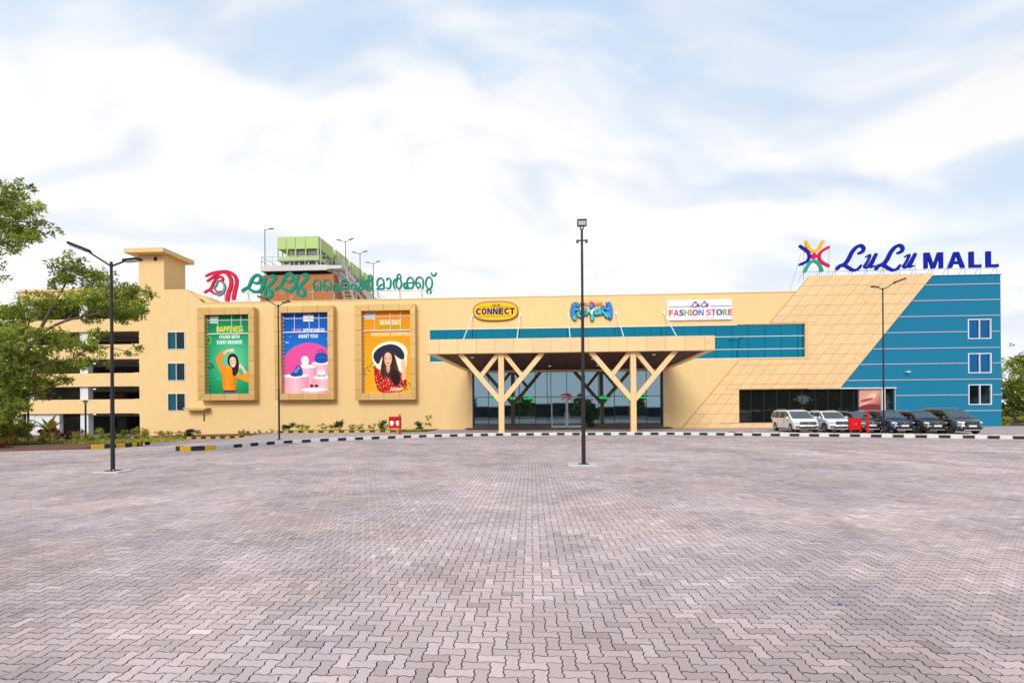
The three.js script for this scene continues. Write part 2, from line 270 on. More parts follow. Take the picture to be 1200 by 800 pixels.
kerb('wall_side_kerb', [[-44, -46.6], [-38, -46.4], [-30, -46.2], [-22, -46], [-16, -46.3], [-10.3, -47]], 0.47, (i) => i % 2 ? M.kerbBlack : M.kerbYellow, 0.17, (x) => x > -24 ? 0.03 : gy(x, -46.5) + 0.02);
kerb('parking_kerb', [[14.5, -41.6], [18, -40.4], [24, -38.4], [30, -36.1], [40, -32.4]], 0.6, (i) => i < 4 ? (i % 2 ? M.kerbBlack : M.kerbYellow) : (i % 2 ? M.kerbGrey : M.kerbFaded), 0.07, () => 0.04);
kerb('car_park_kerb', [[-58, -50.6], [-50, -50.4], [-44.2, -50.2]], 0.5, (i) => i % 2 ? M.kerbBlack : M.kerbYellow, 0.15, gy);
{ // planting strip along the wall
  const s = part('planting_strip', bx(-40.2, -10.2, -0.7, 0, -52, -46.2), M.soil, scene); s.userData.kind = 'structure';
  const p = s.geometry.attributes.position; for (let i = 0; i < p.count; i++) if (p.getY(i) > -0.3) p.setY(i, p.getX(i) < -24 ? -0.42 : 0.1);
}
function blades(area, n, h, mat, name, label, seed) { // a stand of grass: one object nobody could count
  const r = rng(seed), g = [];
  const one = new THREE.BufferGeometry(); one.setAttribute('position', new THREE.Float32BufferAttribute([-0.012, 0, 0, 0.012, 0, 0, 0.02, 1, 0.1, 0, 0, -0.012, 0, 0, 0.012, -0.06, 0.85, 0.03], 3)); one.setAttribute('uv', new THREE.Float32BufferAttribute(new Array(12).fill(0), 2)); one.computeVertexNormals();
  const im = new THREE.InstancedMesh(one, mat, n), m = new THREE.Matrix4(), q = new THREE.Quaternion();
  for (let i = 0; i < n; i++) { const [x, y, z] = area(r); q.setFromEuler(new THREE.Euler((r() - 0.5) * 0.7, r() * 6.3, (r() - 0.5) * 0.7)); const s = h * (0.5 + r()); m.compose(V(x, y, z), q, V(2.4, s, 2.4)); im.setMatrixAt(i, m); im.setColorAt(i, lin(0.7 + 0.6 * r(), 0.75 + 0.5 * r(), 0.6 + 0.5 * r())); }
  im.name = numbered(name); im.userData = { label, category: 'grass', kind: 'stuff' }; im.castShadow = im.receiveShadow = true; scene.add(im);
}
blades((r) => { const x = -28 + r() * 17.5; return [x, x < -24 ? -0.42 : 0.1, -46.5 - r() * 1.4]; }, 5200, 0.13, LEAF.grass, 'grass', 'yellow green grass strip behind the yellow and black kerb by the wall', 3);
// ---------------------------------------------------------------- the mall
const WZ = -52;                       // face of the main wall
const mall = thing('mall_building', 'long cream yellow shopping mall with a canopied glass entrance and a blue right end', 'building');
{
  const R0 = [-10.97, 26.42, 6.94, 10.27], EN = [-6.63, 12.57, -0.3, 5.82], SW = [20.05, 34.95, 0.52, 3.8];
  const holeW = [[-38.88, -36.98, 8.63, 10.45], [-38.88, -36.98, 5.35, 7.17], [-38.88, -36.98, 2.18, 3.98]];
  part('wall', uvm(polyExtrude([[-39.97, -0.8], [-6.63, -0.8], [-6.63, 5.82], [12.57, 5.82], [12.57, -0.8], [27.2, -0.8], [27.2, 0.52], [20.05, 0.52], [20.05, 3.8], [27.2, 3.8], [27.2, 6.94], [-10.97, 6.94], [-10.97, 10.27], [27.2, 10.27], [27.2, 13.42], [-35.0, 13.42], [-36.8, 14.93], [-39.97, 14.93]], 0.4, WZ, holeW.map((h) => rect(...h)))), M.yellow, mall);
  part('coping', [bx(-34.95, 26.2, 13.42, 13.5, WZ - 0.45, WZ + 0.05)], M.yellowSide, mall);
  // blue end
  const bw = [[41.98, 44.02, 8.6, 10.4], [41.98, 44.02, 5.27, 7.08], [41.98, 44.02, 2.2, 4.05]];
  part('blue_wall', uvm(polyExtrude([[27.2, 3.8], [34.95, 3.8], [34.95, -0.8], [45, -0.8], [45, 14.72], [27.2, 14.72]], 0.4, WZ, bw.map((h) => rect(...h)))), M.blue, mall);
  part('blue_wall', uvm(bx(44.6, 45, -0.8, 14.72, -96, WZ - 0.4)), M.blue, mall);
  part('lower_wall', bx(27.2, 34.95, -0.8, 0.52, WZ - 0.4, WZ), M.blue, mall);
  // the bulk behind the front
  part('rear_building', [bx(-39.9, 44.6, 12.4, 12.8, -96, WZ - 0.4), bx(-39.9, 44.6, -0.8, 12.4, -96.4, -96), bx(-39.97, -39.57, -0.8, 12.4, -96, WZ - 0.4)], M.yellowSide, mall);
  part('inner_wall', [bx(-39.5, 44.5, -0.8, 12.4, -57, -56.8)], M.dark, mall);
  // cladding of leaning panels between the wall and the blue end
  const xl = (y) => 14.38 + 0.836 * y, xr = (y) => 26.6 + 0.809 * y;
  const clad = part('cladding', (() => { // dark backing sheet behind the open joints
    const pc = [[xl(-0.1), -0.1], [20, -0.1], [20, 0.5], [20, 3.85], [xr(3.85), 3.85], [xr(14.95), 14.95], [xl(14.95), 14.95], [xl(10.4), 10.4], [26.62, 10.4], [26.62, 6.8], [xl(6.8), 6.8]];
    return [uvm(polyExtrude(pc, 0.14, WZ + 0.15)), bx(20, xr(0.4), -0.1, 0.48, WZ + 0.01, WZ + 0.15)];
  })(), M.joint, mall);
  const cut = (poly, axis, v, keepLess) => { const out = []; for (let i = 0; i < poly.length; i++) { const a = poly[i], b = poly[(i + 1) % poly.length], da = (a[axis] - v) * (keepLess ? -1 : 1), db = (b[axis] - v) * (keepLess ? -1 : 1); if (da >= 0) out.push(a); if (da * db < 0) { const t = da / (da - db); out.push([mix(a[0], b[0], t), mix(a[1], b[1], t)]); } } return out; };
  const minus = (poly, x0, x1, y0, y1) => {
    const X = poly.map((p) => p[0]), Yy = poly.map((p) => p[1]);
    if (Math.min(...X) >= x1 || Math.max(...X) <= x0 || Math.min(...Yy) >= y1 || Math.max(...Yy) <= y0) return [poly];
    const mid = cut(cut(poly, 1, y0, false), 1, y1, true);
    return [cut(poly, 1, y0, true), cut(poly, 1, y1, false), ...(mid.length > 2 ? [cut(mid, 0, x0, true), cut(mid, 0, x1, false)] : [])].filter((q) => q.length > 2);
  };
  const area = (q) => Math.abs(q.reduce((s, a, i) => { const b = q[(i + 1) % q.length]; return s + a[0] * b[1] - b[0] * a[1]; }, 0) / 2);
  const inset = (q, d) => { const n = q.length; let s = 0; for (let i = 0; i < n; i++) { const b = q[(i + 1) % n]; s += q[i][0] * b[1] - b[0] * q[i][1]; } const sg = s > 0 ? 1 : -1; const ln = q.map((a, i) => { const b = q[(i + 1) % n], l = Math.hypot(b[0] - a[0], b[1] - a[1]) || 1; const nx = -(b[1] - a[1]) / l * sg, ny = (b[0] - a[0]) / l * sg; return [nx, ny, nx * a[0] + ny * a[1] + d]; }); return ln.map((L1, i) => { const L0 = ln[(i + n - 1) % n], det = L0[0] * L1[1] - L0[1] * L1[0]; return Math.abs(det) < 1e-6 ? q[i] : [(L0[2] * L1[1] - L1[2] * L0[1]) / det, (L0[0] * L1[2] - L1[0] * L0[2]) / det]; }); };
  const r = rng(21), pm = [M.panelA, M.panelB, M.panelC];
  const rows = 15.6, rh = 0.965, y0 = 14.95 - 16 * rh, nc = 11;
  for (let j = 0; j < 16; j++) for (let i = 0; i < nc; i++) {
    const ya = Math.max(y0 + j * rh, -0.1), yb = y0 + (j + 1) * rh, X = (y, k) => mix(xl(y), xr(y), k / nc);
    let list = [[[X(ya, i), ya], [X(ya, i + 1), ya], [X(yb, i + 1), yb], [X(yb, i), yb]]];
    list = list.flatMap((q) => minus(q, -20, 26.62, 6.8, 10.4)).flatMap((q) => minus(q, 19.98, 60, 0.5, 3.86));
    for (const q of list) { if (area(q) < 0.02) continue; const s = inset(q, 0.011); if (area(s) > area(q)) continue; part('panel', uvm(polyExtrude(s, 0.03, WZ + 0.18 + r() * 0.003)), pm[Math.floor(r() * 3)], clad); }
  }
  // trim around the ribbon cut and along the slanted right edge
  part('trim', [bx(26.42, 26.6, 6.82, 10.38, WZ - 0.15, WZ + 0.2), bx(19.9, 26.42, 10.28, 10.38, WZ, WZ + 0.2), bx(20.3, 26.42, 6.82, 6.93, WZ, WZ + 0.2)], M.panelB, mall);
  // white rails across the blue end
  for (const y of [13.86, 12.33, 10.8, 9.25, 7.68, 6.18, 4.62, 3.1, 1.56]) {
    const xs = y > 3.9 ? xr(y) + 0.12 : 35.1, hit = bw.find((h) => y > h[2] - 0.1 && y < h[3] + 0.1);
    const segs = hit ? [[xs, hit[0] - 0.14], [hit[1] + 0.14, 45.04]] : [[xs, 45.04]];
    part('rail', segs.map(([p, q]) => bx(p, q, y - 0.038, y + 0.038, WZ, WZ + 0.06)), M.steel, mall);
  }
  part('coping', [bx(xr(14.95) + 0.05, 45.06, 14.72, 14.8, WZ - 0.45, WZ + 0.05)], M.blue, mall);
  // windows of two panes
  const win = (h, glass, glass2 = glass, w = 0.085, lip = 0.065) => {
    const f = part('window', [...ring(h[0] - lip, h[1] + lip, h[2] - lip, h[3] + lip, w, WZ + 0.05, 0.25), bx((h[0] + h[1]) / 2 - w * 0.42, (h[0] + h[1]) / 2 + w * 0.42, h[2] + 0.02, h[3] - 0.02, WZ - 0.2, WZ + 0.045)], M.white, mall);
    const m = (h[0] + h[1]) / 2; for (const [p, q] of [[h[0], m], [m, h[1]]]) { const g = part('pane', new THREE.BoxGeometry(q - p - 0.06, h[3] - h[2] - 0.06, 0.02), p === m ? glass2 : glass, f, [(p + q) / 2, (h[2] + h[3]) / 2, WZ - 0.1]); g.rotation.y = (r() - 0.5) * 0.01; }
  };
  holeW.forEach((h) => win(h, M.windowTeal, M.windowDark, 0.06, 0.03));
  win(bw[0], M.windowBlue); win(bw[1], M.windowBlue); win(bw[2], M.windowDark);
  // small ledge and slit by the lowest left window
  part('ledge', polyExtrude([[-36.7, 2.42], [-36.5, 2.2], [-34.6, 2.2], [-34.2, 2.35], [-34.2, 2.46], [-36.7, 2.46]], 0.8, WZ + 0.8), M.goldC, mall);
  part('vent', bx(-35.02, -34.88, 1.05, 1.8, WZ - 0.02, WZ + 0.02), M.dark, mall);
  // curled roof edge near the left end
  const curl = []; for (let k = 0; k <= 14; k++) { const t = k / 14; curl.push([-36.9 + 2.6 * t, 14.75 - 1.1 * t * t]); }
  part('roof_curl', polyExtrude([...curl, [-34.3, 13.43], [-34.9, 13.5], [-35.6, 14.0], [-36.9, 14.2]], 5, WZ - 0.6), M.yellowSide, mall);
  // ribbon window, three rows of coated glass
  const rib = part('ribbon_window', (() => { const g = []; for (let k = 0; k <= 24; k++) { const x = Math.min(-10.97 + k * 1.6, 26.4); g.push(bx(x - 0.025, x + 0.025, 6.94, 10.27, WZ - 0.2, WZ - 0.1)); } return g; })(), M.mullion, mall);
  const rowsY = [[6.94, 7.85], [7.85, 9.11], [9.11, 10.27]];
  for (let k = 0; k < 24; k++) for (const [p, q] of rowsY) {
    const x0 = -10.97 + k * 1.6, x1 = Math.min(x0 + 1.6, 26.4); if (x1 - x0 < 0.3) continue;
    const g = part('pane', new THREE.BoxGeometry(x1 - x0 - 0.05, q - p - 0.06, 0.02), M.tealGlass, rib, [(x0 + x1) / 2, (p + q) / 2, WZ - 0.12]); g.rotation.set((r() - 0.5) * 0.012, (r() - 0.5) * 0.012, 0);
  }
  part('window_rail', [bx(-10.97, 26.42, 7.82, 7.88, WZ - 0.2, WZ - 0.07), bx(-10.97, 26.42, 9.08, 9.14, WZ - 0.2, WZ - 0.07), bx(-10.99, 26.42, 6.9, 6.98, WZ - 0.2, WZ + 0.02), bx(-10.99, 26.42, 10.23, 10.29, WZ - 0.2, WZ + 0.015)], M.white, rib);
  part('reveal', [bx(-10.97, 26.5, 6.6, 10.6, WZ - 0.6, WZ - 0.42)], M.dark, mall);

  // shop window low on the right
  const sw = part('shop_window', (() => { const g = []; for (let k = 0; k <= 9; k++) { const x = 20.05 + k * 1.24; g.push(bx(x - 0.03, x + 0.03, 0.52, 3.8, WZ - 0.3, WZ - 0.16)); } g.push(bx(31.5, 31.66, 0.52, 3.8, WZ - 0.3, WZ - 0.1)); return g; })(), M.mullion, mall);
  for (let k = 0; k < 10; k++) { const x0 = 20.05 + k * 1.24, x1 = Math.min(x0 + 1.24, 31.5); if (x1 - x0 < 0.2) continue; const g = part('pane', new THREE.BoxGeometry(x1 - x0 - 0.05, 3.26, 0.02), M.darkGlass, sw, [(x0 + x1) / 2, 2.16, WZ - 0.2]); g.rotation.y = (r() - 0.5) * 0.008; }
  part('pane', new THREE.BoxGeometry(0.86, 3.24, 0.02), M.darkGlass, sw, [34.55, 2.16, WZ - 0.2]);
  part('pillar', bx(33.76, 34.1, 0.52, 3.78, WZ - 0.3, WZ + 0.03), M.white, mall);
  part('window_head', bx(26.7, 35.1, 3.8, 3.9, WZ, WZ + 0.12), M.white, mall);
  part('door_frame', bx(34.98, 35.06, 0.52, 3.8, WZ - 0.1, WZ + 0.06), M.alu, mall);
  { // printed advert filling one bay of the shop window
    const cv = document.createElement('canvas'); cv.width = 256; cv.height = 384; const x = cv.getContext('2d');
    x.fillStyle = '#b5625a'; x.fillRect(0, 0, 256, 384);
    const g = x.createLinearGradient(0, 0, 256, 240); g.addColorStop(0, '#c98a7c'); g.addColorStop(0.5, '#d9a493'); g.addColorStop(1, '#8d3c3a'); x.fillStyle = g; x.fillRect(0, 0, 256, 250);
    x.fillStyle = '#7d2f30'; x.beginPath(); x.moveTo(0, 215); x.quadraticCurveTo(120, 150, 256, 190); x.lineTo(256, 250); x.lineTo(0, 255); x.fill();
    x.fillStyle = '#e6bba6'; x.beginPath(); x.ellipse(150, 90, 66, 30, -0.5, 0, 7); x.fill(); x.fillStyle = '#a24c45'; x.beginPath(); x.ellipse(90, 130, 80, 16, -0.25, 0, 7); x.fill();
    x.fillStyle = '#1c9bdc'; x.fillRect(0, 250, 256, 134); x.fillStyle = '#37b3ea'; x.fillRect(0, 250, 256, 18);
    const t = new THREE.CanvasTexture(cv); t.colorSpace = THREE.SRGBColorSpace;
    part('advert_print', new THREE.BoxGeometry(2.1, 3.24, 0.03), new THREE.MeshStandardMaterial({ map: t, roughness: 0.3 }), sw, [32.71, 2.16, WZ - 0.16]);
  }
  // ---- entrance: glazed wall, doors, sill
  const en = part('entrance_glazing', (() => { const g = []; for (let k = 0; k <= 12; k++) { const x = -6.63 + k * 1.6; g.push(bx(x - 0.03, x + 0.03, 0.55, 5.82, WZ - 0.32, WZ - 0.2)); } g.push(bx(-6.63, 12.57, 3.26, 3.32, WZ - 0.31, WZ - 0.19), bx(-6.63, 12.57, 0.5, 0.56, WZ - 0.31, WZ - 0.19)); return g; })(), M.mullion, mall);
  for (let k = 0; k < 12; k++) for (const [p, q] of [[0.55, 3.27], [3.31, 5.82]]) {
    if ((k === 5 || k === 6) && p < 1) continue;
    const g = part('pane', new THREE.BoxGeometry(1.54, q - p, 0.02), M.entryGlass, en, [-5.83 + k * 1.6, (p + q) / 2, WZ - 0.26]); g.rotation.set((r() - 0.5) * 0.004, (r() - 0.5) * 0.006, 0);
  }
  for (const k of [5, 6]) { // sliding doors in pale frames
    const x0 = -6.6 + k * 1.6, x1 = x0 + 1.54, d = part('door', ring(x0, x1, 0.2, 3.25, 0.09, WZ - 0.14, 0.08), M.alu, mall);
    part('pane', bx(x0 + 0.09, x1 - 0.09, 0.29, 3.16, WZ - 0.2, WZ - 0.18), M.entryGlass, d);
    part('handle', [bar([k === 5 ? x1 - 0.2 : x0 + 0.2, 1.0, WZ - 0.06], [k === 5 ? x1 - 0.2 : x0 + 0.2, 1.7, WZ - 0.06], 0.04, 0.04, 8), bx((k === 5 ? x1 - 0.22 : x0 + 0.18), (k === 5 ? x1 - 0.18 : x0 + 0.22), 1.05, 1.09, WZ - 0.18, WZ - 0.06)], M.alu, d);
  }
  part('sill', [bx(-6.6, 1.38, 0.12, 0.5, WZ - 0.3, WZ - 0.05), bx(4.55, 12.54, 0.12, 0.5, WZ - 0.3, WZ - 0.05)], M.granite, mall);
  part('step', [bx(-7.2, 13.1, 0.1, 0.2, WZ - 0.3, WZ + 1.6)], M.granite, mall);
  for (const [p, q] of [[-7.24, -6.63], [12.57, 13.17]]) for (let k = 0; k < 4; k++) part('pilaster', bx(p, q, 0.14 + k * 1.42, 1.54 + k * 1.42, WZ - 0.4, WZ + 0.12), [M.panelA, M.panelB][k & 1], mall);
  part('dark_trim', [bx(-6.63, -6.5, 0.5, 5.8, WZ - 0.18, WZ + 0.08), bx(12.44, 12.57, 0.5, 5.8, WZ - 0.18, WZ + 0.08)], M.mullion, mall);
  // lit lettering and a red emblem on the glass over the doors
  const lit = new THREE.MeshStandardMaterial({ color: lin(0.0, 0.25, 0.05), emissive: lin(0.02, 0.8, 0.16), emissiveIntensity: 0.4 });
  const red = std(0.75, 0.01, 0.02, 0.4);
  for (const [x0, n] of [[-4.95, 4], [-2.7, 2], [-1.4, 5], [6.35, 4], [8.6, 2], [9.85, 5]]) {   // too small in the photograph to read
    const g = []; let x = x0; for (let k = 0; k < n; k++) { const w = 0.1 + 0.14 * r(), h = 0.14 + 0.16 * r(), yb = 3.0 + 0.06 * r(); g.push(bx(x, x + w, yb, yb + h, WZ - 0.13, WZ - 0.1)); x += w + 0.05; }
    part('lit_sign', g, lit, mall);
  }
  part('door_emblem', [ribbon([[2.45, 3.42], [2.75, 3.52], [3.0, 3.5], [3.18, 3.3], [3.12, 2.98]], 0.17, 0.03, WZ - 0.1), ribbon([[3.05, 3.56], [3.3, 3.5], [3.42, 3.25], [3.36, 2.98]], 0.14, 0.03, WZ - 0.1), ribbon([[2.45, 3.02], [2.62, 3.06], [2.8, 3.3]], 0.12, 0.03, WZ - 0.1)], red, mall);
  // ---- canopy
  const FZ = -41.5, cx0 = -9.03, cx1 = 14.15, bx0 = -7.1, bx1 = 13.05, fy0 = 6.62, fy1 = 7.78, by0 = 5.88, by1 = 7.3;
  const quadGeo = (...q) => { const g = new THREE.BufferGeometry(), pos = []; for (const [a, b, c, d] of q) pos.push(...a, ...b, ...c, ...a, ...c, ...d); g.setAttribute('position', new THREE.Float32BufferAttribute(pos, 3)); g.computeVertexNormals(); return uvm(g); };
  const A = [cx0, fy0, FZ], B = [cx1, fy0, FZ], C = [cx1, fy1, FZ], D = [cx0, fy1, FZ], A2 = [bx0, by0, WZ], B2 = [bx1, by0, WZ], C2 = [bx1, by1, WZ], D2 = [bx0, by1, WZ];
  const lerp3 = (a, b, t) => [mix(a[0], b[0], t), mix(a[1], b[1], t), mix(a[2], b[2], t)], S = (u, v) => lerp3(lerp3(A, B, u), lerp3(A2, B2, u), v), up = (p, h) => [p[0], p[1] + h, p[2]];
  const u0 = 0.027, v0 = 0.03; // pale lip round a recessed dark soffit
  const can = part('canopy', quadGeo([A, B, C, D], [D, C, C2, D2], [A, D, D2, A2], [B, B2, C2, C],
    [A, S(0, 1), S(u0, 1), S(u0, 0)], [B, S(1 - u0, 0), S(1 - u0, 1), S(1, 1)], [S(u0, 0), S(1 - u0, 0), S(1 - u0, v0), S(u0, v0)],
    [S(u0, v0), S(1 - u0, v0), up(S(1 - u0, v0), 0.12), up(S(u0, v0), 0.12)], [S(u0, v0), up(S(u0, v0), 0.12), up(S(u0, 1), 0.12), S(u0, 1)], [S(1 - u0, v0), S(1 - u0, 1), up(S(1 - u0, 1), 0.12), up(S(1 - u0, v0), 0.12)]), M.panelB, mall);
  const dn = (p) => up(p, 0.12), nS = 14;
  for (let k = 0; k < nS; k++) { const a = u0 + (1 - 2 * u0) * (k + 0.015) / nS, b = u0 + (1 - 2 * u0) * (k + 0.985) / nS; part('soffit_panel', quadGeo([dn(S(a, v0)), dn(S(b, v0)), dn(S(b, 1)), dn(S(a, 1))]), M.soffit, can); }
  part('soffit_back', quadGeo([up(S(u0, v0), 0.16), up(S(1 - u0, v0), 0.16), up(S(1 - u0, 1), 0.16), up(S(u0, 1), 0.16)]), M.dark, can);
  const jx = [cx0, -7.98, -6.46, -4.94, -3.42, -1.9, -0.38, 1.14, 2.66, 4.18, 5.7, 7.22, 8.74, 10.26, 11.8, 13.34, cx1];
  for (let k = 0; k < 16; k++) part('fascia_panel', uvm(rbx(jx[k + 1] - jx[k] - 0.03, fy1 - fy0, 0.06, 0.012, (jx[k] + jx[k + 1]) / 2, (fy0 + fy1) / 2, FZ + 0.03)), pm[Math.floor(r() * 3)], can);
  part('ceiling_channel', bx(-6.5, 12.44, 5.8, 5.87, WZ - 0.15, WZ - 0.02), M.alu, mall);
  const lampM = new THREE.MeshStandardMaterial({ color: lin(0.8, 0.75, 0.65), emissive: lin(1, 0.9, 0.7), emissiveIntensity: 0.25, roughness: 0.4 });
  for (const [u, v] of [[0.13, 0.25], [0.37, 0.5], [0.6, 0.4], [0.82, 0.22], [0.42, 0.75], [0.64, 0.75]]) { const p = S(u, v); part('downlight', new THREE.CylinderGeometry(0.13, 0.13, 0.04, 14), lampM, can, [p[0], p[1] + 0.1, p[2]]); }
  // roof tie rods of the canopy
  for (const [xa, xb] of [[-6.55, -7.3], [-1.7, -2.0], [3.15, 3.15], [8, 8.3], [12.7, 13.3]]) { const rod = part('tie_rod', bar([xa, 11.65, WZ + 0.02], [xb, 7.6, WZ + 4.4], 0.085, 0.085, 10), M.white, mall); part('bracket', bx(xa - 0.1, xa + 0.1, 11.5, 11.8, WZ, WZ + 0.1), M.white, rod); }
  // two branching columns
  for (const cx of [-2.96, 7.77]) {
    const col = part('column', [uvm(rbx(0.46, 6.5, 0.46, 0.03, cx, 3.36, -42.05))], M.panelA, mall);
    part('edge_strip', [bx(cx - 0.02, cx + 0.02, 0.13, 6.55, -41.83, -41.8)], M.panelC, col);
    part('base_plate', rbx(0.6, 0.06, 0.6, 0.015, cx, 0.14, -42.05), M.panelB, col);
    for (const s of [-1, 1]) {
      part('branch', uvm(bar([cx + s * 0.12, 2.78, -42.06], [cx + s * 3.42, 6.68, -42.06], 0.40, 0.36)), M.panelC, col);
      part('branch', uvm(bar([cx + s * 1.75, 4.72, -42.07], [cx + s * 0.2, 6.66, -42.07], 0.34, 0.32)), M.panelB, col);
    }
  }
  // stair tower at the left end with its cap
  part('stair_tower', [bx(-42.3, -39.97, -0.8, 18.72, -55.7, WZ - 0.4), bx(-39.97, -39.5, 12.6, 18.72, -55.7, WZ - 0.4)], M.yellow, mall);
  part('tower_cap', uvm(rbx(4.3, 0.48, 4.9, 0.04, -40.98, 18.96, -53.85)), M.yellowSide, mall);
  part('vent', bx(-40.6, -40.25, 18.1, 18.5, WZ - 0.42, WZ - 0.37), M.dark, mall);
  part('parapet', [bx(-39.5, -36.9, 12.8, 14.6, -55.7, -55.3), bx(-37.2, -36.8, 12.8, 14.9, -55.3, WZ - 0.42)], M.yellowSide, mall);
  // roof penthouse of terracotta panels under the cooling deck
  const ph = part('penthouse', [bx(-34.9, -25.5, 12.8, 19.2, -86, -63)], M.brickJoint, mall);
  for (let i = 0; i < 8; i++) for (let j = 0; j < 4; j++) part('panel', uvm(bx(-34.88 + i * 1.17, -33.74 + i * 1.17, 12.84 + j * 1.59, 14.4 + j * 1.59, -63, -62.95)), M.brick, ph);
  for (let i = 0; i < 14; i++) for (let j = 0; j < 4; j++) part('panel', uvm(bx(-25.5, -25.45, 12.84 + j * 1.59, 14.4 + j * 1.59, -64.62 - i * 1.64, -63.02 - i * 1.64)), M.brick, ph);
}
// ---------------------------------------------------------------- car park wing at the left
{
  const cp = thing('car_park_building', 'open sided multi storey car park with cream parapet bands left of the mall', 'building');
  const F = -53, X0 = -56.2, X1 = -42.3, bands = [[15.2, 13.92], [12.15, 10.78], [9.38, 7.8], [6.29, 4.86], [3.46, 1.95]];
  for (const [t, b] of bands) { part('parapet', [bx(X0, X1, b, t, F - 0.25, F), bx(X0, X0 + 0.25, b, t, -78, F - 0.25)], M.yellow, cp); part('parapet_return', bx(X1 - 1.0, X1 + 0.12, b - 0.03, t + 0.03, F - 0.3, F + 0.12), M.yellow, cp); part('floor_slab', bx(X0 + 0.25, X1, b, b + 0.3, -78, F - 0.25), M.concrete, cp); }
  part('roof_slab', bx(X0, X1, 15.2, 15.45, -78, F + 0.15), M.yellow, cp);
  for (const [t, b] of bands) part('beam', [-58, -64, -71].map((z) => bx(X0 + 0.3, X1, b - 0.35, b, z - 0.3, z)), M.concrete, cp);
  for (const x of [-55.5, -49.3]) part('column', [bx(x - 0.45, x + 0.45, -0.9, 15.2, F - 0.95, F - 0.3), bx(x - 0.4, x + 0.4, -0.9, 15.2, -66, -65.3)], M.whiteWall, cp);
  part('back_wall', [bx(X0, X1, -0.9, 15.2, -78.3, -78), bx(X0 - 0.3, X0, -0.9, 15.2, -78, F)], M.concrete, cp);
  part('ramp_wall', [bx(-56, -47.5, 2.2, 15, -70.5, -70.2), bx(X1 - 3.2, X1, -0.9, 15.2, -62, -61.7)], std(0.12, 0.11, 0.11, 0.9), cp);
  part('timber_partition', [bx(-46.3, -45.5, 2.3, 4.8, -60, -59.8), bx(-51.8, -50.4, 2.3, 4.8, -60, -59.8), bx(-47.4, -46.9, 5.2, 7.7, -60, -59.8)], std(0.28, 0.13, 0.05, 0.8), cp);
  part('white_wall', bx(-55.3, -52.2, -0.9, 1.95, F - 0.8, F - 0.35), M.whiteWall, cp);
  part('cream_wall', bx(-60, -56.2, -0.9, 1.95, F - 0.8, F - 0.3), M.yellow, cp);
  part('floor', bx(X0, X1, -0.9, -0.42, -78, F + 2.4), M.concrete, cp);
  part('shop_front', [bx(-50.6, X1 - 0.05, -0.42, 1.95, -62.4, -62.2)], M.darkGlass, cp);
  part('red_panel', [bx(-47.5, -46.3, 0.9, 1.9, -61.6, -61.5), bx(-45.2, -44.7, 0.9, 1.9, -61.6, -61.5)], M.red, cp);
  part('green_panel', bx(-44.1, -43.8, -0.3, 0.9, -61.6, -61.5), std(0.02, 0.35, 0.25, 0.5), cp);
  part('white_panel', [bx(-51.2, -50.8, -0.42, 0.55, F - 2.2, F - 2), bx(-50.6, -50.3, -0.42, 0.55, F - 2.2, F - 2)], M.white, cp);
  const tube = new THREE.MeshStandardMaterial({ color: lin(0.9, 0.9, 0.85), emissive: lin(1, 1, 0.92), emissiveIntensity: 1.1 });
  for (const [, b] of bands.slice(1)) for (const [x, z] of [[-44.6, -56], [-43.9, -59.5], [-47.5, -61], [-51.5, -56.5], [-55, -60], [-52.5, -66]]) part('tube_light', bx(x - 0.6, x + 0.6, b - 0.14, b - 0.07, z - 0.06, z + 0.06), tube, cp);
  const nb = thing('notice_board', 'red framed notice board on the white wall of the car park', 'notice board', [-53.0, 0.02, F - 0.35]);
  part('frame', ring(-0.42, 0.42, 0, 1.15, 0.13, 0.07, 0.07), M.red, nb); part('board', bx(-0.29, 0.29, 0.13, 1.02, 0.005, 0.03), M.darkGlass, nb);
}
// ---------------------------------------------------------------- framed posters on the wall
function canvasTex(w, h, draw) { const c = document.createElement('canvas'); c.width = w; c.height = h; draw(c.getContext('2d'), w, h); const t = new THREE.CanvasTexture(c); t.colorSpace = THREE.SRGBColorSpace; t.anisotropy = 8; return t; }
const blob = (x, pts, fill) => { x.fillStyle = fill; x.beginPath(); const n = pts.length; for (let i = 0; i < n; i++) { const a = pts[i], b = pts[(i + 1) % n], m = [(a[0] + b[0]) / 2, (a[1] + b[1]) / 2]; if (!i) { const z = pts[n - 1]; x.moveTo((z[0] + a[0]) / 2, (z[1] + a[1]) / 2); } x.quadraticCurveTo(a[0], a[1], m[0], m[1]); } x.closePath(); x.fill(); };
const limb = (x, pts, w, color) => { x.strokeStyle = color; x.lineWidth = w; x.lineCap = x.lineJoin = 'round'; x.beginPath(); x.moveTo(...pts[0]); for (const p of pts.slice(1)) x.lineTo(...p); x.stroke(); };
const words = (x, s, cx, y, px, color, maxW) => { x.font = `bold ${px}px sans-serif`; x.textAlign = 'center'; x.fillStyle = color; x.save(); x.translate(cx, y); const w = x.measureText(s).width; x.scale(maxW / w, 1); x.fillText(s, 0, 0); x.restore(); };
